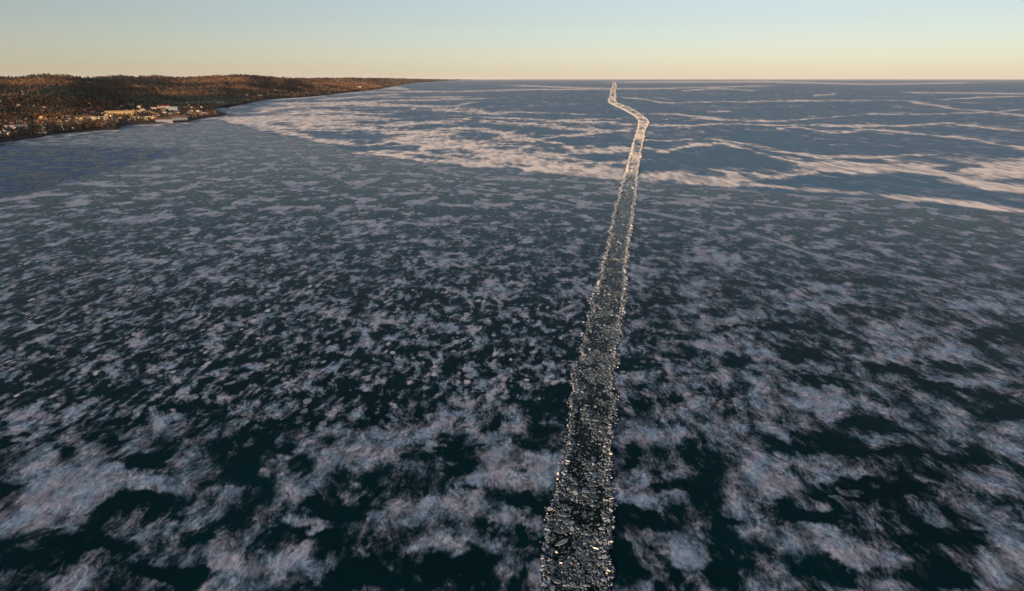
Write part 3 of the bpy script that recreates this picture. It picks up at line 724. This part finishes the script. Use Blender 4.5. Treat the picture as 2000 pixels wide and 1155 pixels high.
def build_forest():
    N = 30000
    px = rng.uniform(-40, 900, N)
    sk = np.interp(px, SKYLINE[:, 0], SKYLINE[:, 1]); sh = np.interp(px, SHORE[:, 0], SHORE[:, 1])
    py = sk + (sh - sk) * rng.random(N) - 0.3
    # thin the town along the water
    x, y, ok = land_hit(px, py)
    x, y, px, py = x[ok], y[ok], px[ok], py[ok]
    j = 1 + rng.normal(0, 0.012, len(x)); x *= j; y *= j
    a, d, t = land_t(x, y)
    town = (px < 430) & (py > np.interp(px, [0, 150, 260, 430], [236, 224, 212, 206]))
    keep = (t > 0.008) & (land_z(x, y) > 1.0) & ~((px > 424) & (px < 452) & (py > 206)) & (~town | (rng.random(len(x)) < 0.20))
    for (a_, b_, rx, ry) in CLEARINGS: keep &= (((px - a_) / rx) ** 2 + ((py - b_) / ry) ** 2) > 1
    x, y, px, py, d, t = [q[keep] for q in (x, y, px, py, d, t)]
    z = land_z(x, y)
    con = rng.random(len(x)) < conifer_prob(px, py) + (fbm(x / 300, y / 300, 71, 3) - 0.5) * 1.4
    grow = np.clip(d / 2600, 1, 7)
    for kind, sel, mat in (("bare", ~con, M_TWIG), ("conifer", con, M_NEEDLE)):
        X, Y, Z, G = x[sel], y[sel], z[sel], grow[sel]; n = len(X)
        if kind == "bare":
            hgt = rng.uniform(6, 11, n) * np.minimum(G, 1.15); w = rng.uniform(3.0, 5.5, n) * G; K = 13
            c = rng.normal(0, 1, (n, K, 3)); c /= np.linalg.norm(c, axis=2, keepdims=True); c *= rng.random((n, K, 1)) ** 0.4
            c = c * np.stack([w, w, hgt * 0.42], 1)[:, None, :]; c[..., 2] += (hgt * 0.58)[:, None]
            tri = rng.normal(0, 1, (n, K, 3, 3)) * (w * 0.34)[:, None, None, None]
            q = (c[:, :, None, :] + tri).reshape(n, K * 3, 3)
            q = np.concatenate([q, np.stack([np.stack([-0.35 * G, 0 * G, 0 * G - 1], 1), np.stack([0.35 * G, 0 * G, 0 * G - 1], 1), np.stack([0 * G, 0 * G, hgt * 0.8], 1)], 1)], 1)
            V = q + np.stack([X, Y, Z], 1)[:, None, :]
            m = K * 3 + 3
            F = np.arange(n * m).reshape(-1, 3)
            tone = np.repeat(np.clip(0.26 + bright(X, Y, Z) + (fbm(X / 320, Y / 320, 19, 3) - 0.5) * 1.9 + rng.normal(0, 0.15, n), 0, 1), m)  # broad swathes of hillside sun and shade are put into the tone
        else:
            hgt = rng.uniform(8, 14, n) * np.minimum(G, 1.15); w = rng.uniform(2.2, 3.6, n) * G; k = 5
            ang = np.linspace(0, 2 * np.pi, k, endpoint=False)[None] + rng.uniform(0, 6, (n, 1))
            parts = []
            for z0, z1, ww in ((0.06, 0.66, 1.0), (0.42, 1.0, 0.62)):
                rr = (w * ww)[:, None] * rng.uniform(0.7, 1.2, (n, k))
                ring = np.stack([np.cos(ang) * rr, np.sin(ang) * rr, np.repeat((hgt * z0)[:, None], k, 1) + rng.normal(0, 0.5, (n, k))], -1)
                tip = np.stack([0 * hgt, 0 * hgt, hgt * z1], -1)[:, None, :]
                parts += [ring, tip]
            V = np.concatenate(parts, 1) + np.stack([X, Y, Z], 1)[:, None, :]; m = 2 * (k + 1)
            f = []
            for b in (0, k + 1): f += [(b + i, b + (i + 1) % k, b + k) for i in range(k)]
            F = (np.arange(n) * m)[:, None, None] + np.array(f)[None]
            F = F.reshape(-1, 3)
            tone = np.repeat(np.clip(0.4 + rng.normal(0, 0.25, n), 0, 1), m)
        nm = "bare_woodland" if kind == "bare" else "conifer_woodland"
        me = np_mesh(nm, V.reshape(-1, 3), F, np.arange(len(F)) * 3, mat); float_attr(me, "tone", tone)
        o = link(nm, me)
        tag(o, "brown leafless woodland covering the hills above the lake" if kind == "bare" else "dark green conifer woodland covering the hills above the lake", "woodland", kind="stuff")
build_forest()

def tree_proto(kind, seed):
    r_ = random.Random(seed)
    tr = MB(); k = 6; lv = [(0, .28), (2.2, .2), (5.5, .1)] if kind == 'bare' else [(0, .25), (4, .18), (10, .05)]
    V = [(math.cos(6.283 * i / k) * r, math.sin(6.283 * i / k) * r, z - .6) for z, r in lv for i in range(k)]
    F = [(a * k + i, a * k + (i + 1) % k, a * k + k + (i + 1) % k, a * k + k + i) for a in (0, 1) for i in range(k)]
    tr.add(V, F)
    if kind == 'bare':
        for i in range(5):
            a = i * 1.26 + r_.random(); b = (math.cos(a) * 2.4, math.sin(a) * 2.4, 6.5 + r_.random() * 2); z0 = 2.2 + r_.random() * 1.5
            tr.add([(-.09, 0, z0), (.09, 0, z0), (0, .09, z0), b], [(0, 1, 3), (1, 2, 3), (2, 0, 3)])
    trunk = py_mesh("trunk", tr.V, tr.F, M_BARK)
    V = []; F = []
    if kind == 'bare':
        for c in range(9):
            ca = r_.uniform(0, 6.28); cr = r_.uniform(0.6, 3.0); cz = r_.uniform(3.6, 8.6)
            for i in range(11):
                cx_, cy_, cz_ = math.cos(ca) * cr + r_.gauss(0, .9), math.sin(ca) * cr + r_.gauss(0, .9), cz + r_.gauss(0, .8)
                b = len(V)
                for _ in range(3): V.append((cx_ + r_.gauss(0, .5), cy_ + r_.gauss(0, .5), cz_ + r_.gauss(0, .55)))
                F.append((b, b + 1, b + 2))
    else:
        for L in range(7):
            z0 = 1.2 + L * 1.45; w = 3.0 * (1 - L / 8.2); kk = 9; b = len(V)
            for i in range(kk):
                rr = w * r_.uniform(.65, 1.15); a = 6.283 * i / kk + r_.random() * .3
                V.append((math.cos(a) * rr, math.sin(a) * rr, z0 - r_.uniform(0, .5)))
            V.append((0, 0, z0 + 2.4)); F += [(b + i, b + (i + 1) % kk, b + kk) for i in range(kk)]
    crown = py_mesh("crown", V, F, M_TWIG if kind == 'bare' else M_NEEDLE)
    float_attr(crown, "tone", np.full(len(V), r_.uniform(.35, .95) if kind == 'bare' else r_.uniform(.1, .8)))
    return trunk, crown
TP = {k: [tree_proto(k, 900 + i * 7 + (0 if k == 'bare' else 50)) for i in range(5)] for k in ('bare', 'conifer')}
def put_tree(kind, x, y, sc, label, group=None, idx=None):
    nm = "bare_tree" if kind == 'bare' else "conifer_tree"
    e = empty(nm, (x, y, float(land_z(x, y))), random.uniform(0, 6.28)); e.scale = (sc, sc, sc * random.uniform(.85, 1.1))
    a, b = TP[kind][random.randrange(5) if idx is None else idx]
    link("trunk", a, e); link("crown", b, e)
    return tag(e, label, "tree", group)

# ------------------------------------------------------------------ trees one can tell apart in the town by the water
def tree_at(kind, px, py, sc, label, group=None, idx=None):
    x, y, ok = land_hit(px, py)
    if ok[0]: return put_tree(kind, float(x[0]), float(y[0]), sc, label, group, idx)
for px, py, sc, label in [
    (252, 206, 1.3, "round golden leafless tree standing alone above the long golden apartment block"),
    (201, 253, 1.0, "russet leafless tree on the shore, left one of the pair beside the small bay"),
    (211, 253.5, 0.9, "russet leafless tree on the shore, right one of the pair beside the small bay"),
    (95, 243, 1.1, "golden leafless tree left of its twin behind the red-roofed house"),
    (105, 240, 1.3, "golden leafless tree right of its twin behind the red-roofed house"),
    (153, 207, 1.2, "reddish leafless tree at the woodland edge above the yellow house"),
    (381, 216.5, 1.2, "broad russet leafless tree in the middle of the headland"),
    (371, 218, 1.0, "smaller russet leafless tree left of the broad one on the headland"),
    (415, 219.5, 1.1, "leafless tree crowning the headland near its tip"),
    (421, 222.5, 0.8, "small leafless tree nearest the tip of the headland")]:
    tree_at('bare', px, py, sc, label)
def band_points(n, seed):
    r_ = np.random.default_rng(seed); px = r_.uniform(2, 432, n * 3)
    lo = np.interp(px, [0, 150, 260, 432], [236, 224, 212, 208]); hi = np.interp(px, SHORE[:, 0], SHORE[:, 1]) - 5
    py = lo + (hi - lo) * r_.random(n * 3) ** 0.8
    x, y, ok = land_hit(px, py); ok &= (land_t(x, y)[2] > 0.012) & (land_z(x, y) > 1.5) & (px < 424)
    return x[ok][:n], y[ok][:n]
for x, y in zip(*band_points(150, 5)): put_tree('bare', float(x), float(y), random.uniform(.5, .85), "leafless brown tree among the houses along the lake shore", "leafless trees among the shore houses")
for x, y in zip(*band_points(110, 6)): put_tree('conifer', float(x), float(y), random.uniform(.55, .9), "dark green conifer among the houses along the lake shore", "conifers among the shore houses")

# ------------------------------------------------------------------ road along the shore
def build_road():
    m = plain("asphalt", (0.05, 0.05, 0.055), 0.9, 0.2, 0.3, 0.05)
    V = []; F = []; aa = np.linspace(-1.2, np.arctan2(*[float(q) for q in ground(392, 231)]), 420)
    for k, a in enumerate(aa):
        ds = float(np.interp(a, SH_A, SH_D))
        # a smooth line a little inland of the shore
        ds = float(np.mean(np.interp(a + np.linspace(-.02, .02, 15), SH_A, SH_D)))
        for o in (62, 66, 70, 74):
            x, y = math.sin(a) * (ds + o), math.cos(a) * (ds + o); V.append((x, y, float(land_z(x, y)) + 1.1))
        if k:
            b = 4 * k; F += [(b - 4 + i, b - 3 + i, b + 1 + i, b + i) for i in range(3)]
    o = link("shore_road", py_mesh("shore_road", V, F, m)); tag(o, kind="structure")
build_road()

# ------------------------------------------------------------------ houses and larger buildings
WALL = {k: plain("wall_" + k, c, 0.8, 0.2, 0.12, 0.15) for k, c in dict(white=(.72, .70, .66), cream=(.66, .56, .40), tan=(.50, .36, .22), gold=(.60, .42, .20), grey=(.30, .31, .33), slate=(.16, .20, .24), red=(.30, .10, .06), brown=(.20, .12, .07), yellow=(.70, .50, .16), blue=(.22, .30, .38)).items()}  # cream and gold have warm sunlight put into the wall colour
ROOF = {k: plain("roof_" + k, c, 0.85, 0.2, 0.2, 0.3) for k, c in dict(dark=(.045, .042, .045), brown=(.09, .055, .04), red=(.20, .055, .035), grey=(.16, .17, .19), white=(.70, .71, .74), blue=(.16, .22, .30)).items()}
M_PANE = NT("window_pane").fin((0.02, 0.03, 0.04), 0.08, 0.5)
M_DOOR = plain("door_paint", (0.12, 0.08, 0.06), 0.6, 0.3)
PXM = lambda d: d / FPX
def building(name, label, cat, px, py, wpx, hpx, deep, wall, roof, style="gable", rows=0, cols=0, turn=0.0, group=None, chimney=False):
    x, y, ok = land_hit(px, py)
    if not ok[0]: print("MISS", label); return
    x, y = float(x[0]), float(y[0]); d = math.hypot(x, y); w = wpx * d / FPX; h = hpx * d / FPX
    z = float(min(land_z(x + i * w * .4, y + j) for i in (-1, 0, 1) for j in (0, deep))) - 0.3
    zt = float(land_z(x, y)) + h
    e = empty(name, (x, y, z), math.atan2(-x, y) * 1.0 + turn)
    e.rotation_euler = (0, 0, -math.atan2(x, y) + turn)
    H_ = zt - z; rh = 0.0
    if style == "gable": rh = min(deep * 0.42, max(1.6, h * 0.42)); wh = H_ - rh * 0.6
    else: wh = H_
    b = MB(); b.box(-w / 2, w / 2, 0, deep, 0, wh)
    if style == "gable" or style == "front":
        pass
    wo_ = b.build("wall", WALL[wall], e)
    r = MB()
    if style == "gable": r.gable(-w / 2 - .4, w / 2 + .4, -.5, deep + .5, wh + .003, wh + rh)
    elif style == "front":     # gable end towards the lake
        r.add([(-w / 2 - .5, -.5, wh), (w / 2 + .5, -.5, wh), (0, -.5, wh + w * .38), (-w / 2 - .5, deep + .5, wh), (w / 2 + .5, deep + .5, wh), (0, deep + .5, wh + w * .38)],
              [(0, 2, 5, 3), (2, 1, 4, 5), (3, 5, 4), (0, 3, 4, 1)])
        g = MB(); g.add([(-w / 2, -.5 - .02, wh + .05), (w / 2, -.5 - .02, wh + .05), (0, -.52, wh + w * .34), (-w / 2, -.4, wh + .05), (w / 2, -.4, wh + .05), (0, -.4, wh + w * .34)], [(0, 1, 2), (3, 5, 4), (0, 3, 4, 1), (1, 4, 5, 2), (2, 5, 3, 0)])
        g.build("gable_wall", WALL[wall], e)
    else:
        r.box(-w / 2 - .3, w / 2 + .3, -.3, deep + .3, wh + .003, wh + .55)
    ro = r.build("roof", ROOF[roof], e)
    if chimney: MB().box(w * .2, w * .2 + .9, deep * .5, deep * .5 + .9, wh + rh * .3, wh + rh + 1.4).build("chimney", WALL['red'], ro)
    if rows and cols:
        g0 = (H_ - h) * (style != 'none')
        ch_ = (wh - g0) / rows; cw = w / cols
        me = None
        for i in range(rows):
            for j in range(cols):
                if me is None:
                    me = py_mesh("window", *(lambda q: (q.V, q.F))(MB().box(-cw * .27, cw * .27, -.06, .03, -ch_ * .27, ch_ * .27)), M_PANE)
                wv = link("window", me, e); wv.location = (-w / 2 + cw * (j + .5), 0, g0 + ch_ * (i + .52))
    return tag(e, label, cat, group)

B = building
B("apartment_block", "long golden three-storey apartment block with flat dark roof, largest above the small bay", "apartments", 235, 227.5, 40, 8.0, 18, 'gold', 'dark', 'flat', 3, 14, 0.10)
B("apartment_block", "low golden wing of apartments right behind the largest golden block", "apartments", 264, 220.5, 17, 4.0, 14, 'gold', 'brown', 'flat', 2, 6, 0.1)
B("apartment_block", "tan apartment block with brown roof right of the yellow house", "apartments", 174, 231.5, 15, 4.6, 14, 'tan', 'brown', 'gable', 2, 6, 0.1)
B("apartment_block", "cream two-storey apartment block between tan one and largest golden one", "apartments", 197, 235.5, 22, 5.6, 14, 'cream', 'brown', 'flat', 2, 8, 0.12)
B("motel", "very long low cream motel building with dark roof beside the shore road", "motel", 281, 231.6, 39, 2.8, 12, 'cream', 'brown', 'flat', 1, 14, 0.02)
B("hotel", "bright cream hotel with red-brown roof, left of its shade-coloured wing", "hotel", 321, 213.3, 18, 5.0, 16, 'white', 'red', 'gable', 2, 7, 0.1)
B("hotel", "hotel wing coloured dark for shade, with white roof edge right of the bright cream one", "hotel", 338, 217.0, 20, 6.5, 18, 'slate', 'grey', 'flat', 3, 8, -0.75)  # shaded face of the same hotel; its shade is put into the wall colour
B("condominium", "grey waterfront condominium with pale gable, left one of two on the shore", "condominium", 321, 239.4, 26, 6.4, 14, 'grey', 'brown', 'gable', 2, 8, 0.0)
B("condominium", "slate waterfront condominium with brown roof, right one of two on the shore", "condominium", 350, 236.3, 27, 7.0, 14, 'slate', 'brown', 'gable', 2, 8, -0.08)
B("apartment_block", "small tan block with white flat roof between the wing and the hotel", "apartments", 300, 214.6, 9, 3.2, 12, 'tan', 'white', 'flat', 2, 3)
B("warehouse", "low white-roofed shed on the headland among russet trees", "shed", 399, 222.4, 14, 2.0, 14, 'grey', 'white', 'flat', 1, 4)
B("warehouse", "long grey hall with pale arched roof among the leftmost houses", "hall", 43, 254.5, 18, 6.0, 20, 'grey', 'grey', 'gable', 1, 6, 0.2)
B("low_wall_building", "long low cream building alone on the bank above the shore", "building", 77, 260.4, 19, 1.9, 8, 'cream', 'dark', 'flat', 1, 6)
B("house", "bright yellow house with brown roof at the left of the tan apartments", "house", 155, 234.5, 9, 5.0, 10, 'yellow', 'brown', 'gable', 2, 3, chimney=True)
B("house", "white house with red gable roof nearest the picture's left edge on the bank", "house", 9.5, 261.5, 6.5, 3.6, 9, 'white', 'red', 'front', 1, 2, 0.1)
B("house", "white house cut by the picture's left edge", "house", 0.5, 261, 5, 3.4, 9, 'white', 'dark', 'gable', 1, 2)
B("house", "orange-lit tan house behind the ones at the left edge", "house", 2.5, 252.5, 6, 3.4, 9, 'tan', 'brown', 'gable', 1, 2)
B("house", "wide cream house with white roof behind the red gabled one", "house", 17.5, 251, 11, 3.0, 10, 'cream', 'white', 'gable', 1, 4)
B("house", "cream house with dark red roof right of the white red-gabled one", "house", 26, 258.5, 9, 3.4, 9, 'cream', 'red', 'gable', 1, 3)
B("house", "small white house just above the cream one with dark red roof", "house", 30, 254, 4, 3.0, 8, 'white', 'red', 'front', 1, 1)
B("house", "tall red house with white gable left of the golden trees", "house", 76, 245.5, 6, 5.5, 9, 'red', 'red', 'front', 2, 2)
B("house", "tan house with flat roof line right of the tall red one", "house", 83.5, 244.5, 8, 2.6, 9, 'tan', 'brown', 'gable', 1, 3)
B("house", "white house with blue roof below the tall red one", "house", 78, 251.6, 8, 3.4, 9, 'white', 'blue', 'gable', 1, 3)
B("house", "small bright white house halfway between golden trees and yellow house", "house", 131, 241.7, 4.5, 3.6, 8, 'white', 'brown', 'front', 1, 1, chimney=True)
B("house", "blue house right below the small bright white one", "house", 132, 247, 7, 2.8, 9, 'blue', 'dark', 'gable', 1, 2)
B("house", "white cottage above the small bright white house", "house", 135.5, 233.5, 4, 2.6, 8, 'white', 'dark', 'gable', 1, 1)
B("house", "topmost white cottage above the other cottage near the yellow house", "house", 135, 229, 5, 1.8, 8, 'white', 'grey', 'gable', 1, 2)
B("house", "cream bungalow at the lower right of the yellow house", "house", 166, 234.2, 4, 2.4, 8, 'cream', 'brown', 'front', 1, 1)
B("house", "blue-roofed bungalow below the tan apartment block", "house", 174, 237.5, 9, 2.2, 9, 'grey', 'blue', 'gable', 1, 2)
B("house", "orange-walled small house below the cream apartment block", "house", 182, 238, 4, 3.2, 8, 'tan', 'brown', 'front', 1, 1)
B("house", "cream cottage with brown roof in the trees on the lower bank", "house", 172.5, 250.8, 4.5, 2.4, 8, 'cream', 'brown', 'gable', 1, 2)
B("house", "pale yellow house above the russet pair of shore trees", "house", 202.5, 243, 5, 2.2, 8, 'yellow', 'grey', 'gable', 1, 2)  # house added at a greenish point taken for a traffic signal
B("house", "flat white-roofed building in the trees left of the golden trees", "house", 32, 231.6, 12, 1.6, 12, 'grey', 'white', 'flat', 1, 3)
for i, (px, py, w, h, c, r) in enumerate([(17, 211.5, 4, 2.2, 'cream', 'brown'), (39, 209, 4, 2.4, 'cream', 'dark'), (55, 213, 7, 2.2, 'grey', 'grey'), (103, 223, 3, 2.2, 'white', 'dark'), (20, 191, 5, 2, 'cream', 'brown'), (2, 190.5, 5, 2.2, 'white', 'brown'), (48, 183, 6, 1.8, 'grey', 'white'), (11, 187, 5, 1.4, 'white', 'grey')]):
    B("house", ["cream house alone in the brown trees above the leftmost houses", "cream house with dark roof, right of another in the brown trees", "wide grey house in the brown trees above the flat-roofed building", "white cottage in the woods between golden trees and dark conifers",
       "cream house on the upper slope, right one of three", "white house on the upper slope touching the left edge", "grey house with snowy roof highest on the left slope", "white house on the upper slope between two others"][i], "house", px, py, w, h, 9, c, r, 'gable', 1, 2)
for px, py, w, h, c, r, lab in [(178, 222, 12, 1.7, 'grey', 'white', "flat white-roofed building behind the tan apartment block"), (226, 214, 11, 2.2, 'blue', 'blue', "blue-grey building in the trees above the largest golden block"), (279, 216, 8, 1.8, 'grey', 'white', "pale low house right of the low golden wing"),
      (283, 222.8, 3.5, 2.6, 'white', 'brown', "small pinkish-white house below the pale low one"), (322, 222.5, 6, 2.4, 'blue', 'white', "pale blue house in front of the bright cream hotel"), (352, 209.8, 6, 1.6, 'cream', 'brown', "small cream house right behind the shaded hotel wing"),
      (358, 211.5, 3.5, 2.2, 'white', 'dark', "white cottage right of the shaded hotel wing"), (369.5, 208, 3.5, 2.2, 'white', 'grey', "white cottage highest in the trees above the headland"), (375.5, 211.5, 4.5, 2.2, 'cream', 'brown', "cream cottage at the back of the headland trees"),
      (360, 217, 4, 2.0, 'white', 'red', "white cottage with red roof left of headland trees"), (307, 212, 5, 1.4, 'tan', 'brown', "low tan house just left of the bright cream hotel"),
      (482, 188.5, 6, 3.2, 'cream', 'brown', "cream house on the far wooded shore, left of a white one"), (507, 189, 8, 3.0, 'white', 'dark', "white house on the far wooded shore, right of a cream one"), (527, 188.6, 4, 2, 'tan', 'dark', "tan cottage on the far wooded shore, rightmost of three"),
      (543, 187.6, 4, 1.8, 'grey', 'dark', "grey cottage by the far wooded shore beyond the tan one"), (660, 174.6, 6, 2.0, 'cream', 'dark', "cream building on the most distant shore, left of a tall white one"), (703, 173.6, 5, 3.6, 'white', 'red', "tall white building on the most distant shore"), (215, 155.5, 4, 1.4, 'white', 'grey', "white building high on the distant blue ridge")]:
    B("house", lab, "house", px, py, w, h, 10, c, r, 'gable', 1, max(1, int(w / 3)))

def small_houses():
    r_ = random.Random(77); hp = np.random.default_rng(3)
    px = hp.uniform(1, 405, 190); lo = np.interp(px, [0, 150, 260, 428], [196, 206, 208, 209]); hi = np.interp(px, SHORE[:, 0], SHORE[:, 1]) - 6
    py = lo + (hi - lo) * hp.random(190) ** 0.95
    x, y, ok = land_hit(px, py); ok &= land_t(x, y)[2] > 0.014
    H_ = []
    for a, b, h_ in list(zip(px[ok], py[ok], hi[ok]))[:115]:
        where = "left third" if a < 140 else ("middle" if a < 280 else "right third")
        H_.append((float(a), float(b), r_.choice(("white", "yellow", "cream", "tan", "grey", "tan", "brown", "cream")), r_.choice(("dark", "brown", "grey", "red", "dark", "dark")),
                   r_.choice(("gable", "gable", "front")), where, "near the water" if h_ - b < 10 else "up the slope"))
    H_.sort()
    ords = ("first", "second", "third", "fourth", "fifth", "sixth", "seventh", "eighth", "ninth", "tenth", "eleventh", "twelfth")
    tot = {}; seen = {}
    for h in H_: tot[h[2:4] + h[5:]] = tot.get(h[2:4] + h[5:], 0) + 1
    for (a, b, w, r, st, where, row) in H_:
        k = (w, r, where, row); seen[k] = seen.get(k, 0) + 1
        which = "only one" if tot[k] == 1 else ords[seen[k] - 1] + " from left"
        roof = "snowy" if r == "white" else r
        lab = "small %s house, %s roof, %s %s, town's %s" % (w, roof, which, row, where)
        B("house", lab, "house", a, b, r_.uniform(4.0, 7.0), r_.uniform(2.1, 3.1), r_.uniform(7, 10), w, r, st, 1, 2, r_.uniform(-.4, .4), "small houses of the shore town")
small_houses()

# ------------------------------------------------------------------ cars parked by the motel
def car_meshes(col, nm):
    m = NT(nm).fin(col, 0.3, 0.5)
    b = MB(); prof = [(-2.2, .35), (2.2, .35), (2.25, .8), (1.3, .95), (-2.2, .98)]
    V = [(x, s * .88, z) for s in (-1, 1) for x, z in prof]; k = len(prof)
    b.add(V, [tuple(range(k)), tuple(range(2 * k - 1, k - 1, -1))] + [(i, i + k, (i + 1) % k + k, (i + 1) % k) for i in range(k)])
    body = py_mesh("body", b.V, b.F, m)
    c = MB(); prof = [(-1.9, .98), (.9, .97), (.3, 1.5), (-1.4, 1.5)]; k = 4
    V = [(x, s * (.8 if z < 1.2 else .66), z) for s in (-1, 1) for x, z in prof]
    c.add(V, [tuple(range(k)), tuple(range(2 * k - 1, k - 1, -1))] + [(i, i + k, (i + 1) % k + k, (i + 1) % k) for i in range(k)])
    cab = py_mesh("cabin", c.V, c.F, M_PANE)
    w = MB(); k = 12; V = [(math.cos(6.283 * i / k) * .34, s * .11, math.sin(6.283 * i / k) * .34) for s in (-1, 1) for i in range(k)]
    w.add(V, [tuple(range(k)), tuple(range(2 * k - 1, k - 1, -1))] + [(i, i + k, (i + 1) % k + k, (i + 1) % k) for i in range(k)])
    return body, cab, py_mesh("wheel", w.V, w.F, M_TYRE)
M_TYRE = plain("tyre", (.02, .02, .02), .9, .2)
for px, py, c, lab in [(249, 236.4, (.8, .8, .78), "white parked car, leftmost below the motel's left end"), (251.5, 233, (.75, .74, .7), "pale parked car behind the leftmost white one"), (256, 235.4, (.8, .78, .7), "cream parked car, second from the left by the motel"),
        (263, 234.4, (.8, .8, .8), "white parked car in the middle of the row by the motel"), (270, 233.6, (.7, .62, .3), "yellowish parked car, rightmost by the motel"), (230.5, 238.8, (.8, .8, .8), "lone white car on the shore road above the bay")]:
    x, y, ok = land_hit(px, py)
    if ok[0]:
        x, y = float(x[0]), float(y[0]); e = empty("parked_car", (x, y, float(land_z(x, y)) + .25), random.uniform(-.4, .4))
        bd, cb, wh = car_meshes(c, "car_paint"); link("body", bd, e); link("cabin", cb, e)
        for a in (-1.35, 1.4):
            for b_ in (-.8, .8): link("wheel", wh, e).location = (a, b_, .34)
        tag(e, lab, "car", "cars parked near the motel")

# ------------------------------------------------------------------ the low winter haze over the lake
def build_haze():
    m = bpy.data.materials.new("haze_air"); m.use_nodes = True; t = m.node_tree; t.nodes.clear()
    o = t.nodes.new('ShaderNodeOutputMaterial'); v = t.nodes.new('ShaderNodeVolumePrincipled')
    v.inputs['Color'].default_value = (0.86, 0.92, 1.0, 1); v.inputs['Density'].default_value = 5e-6; v.inputs['Anisotropy'].default_value = 0.0
    t.links.new(v.outputs[0], o.inputs['Volume'])
    R = 240000.0
    ob = MB().box(-R, R, -60000, R, -60, 460).build("haze", m); tag(ob, "thin pale haze lying over the lake and the far shore", "haze", kind="stuff")
build_haze()
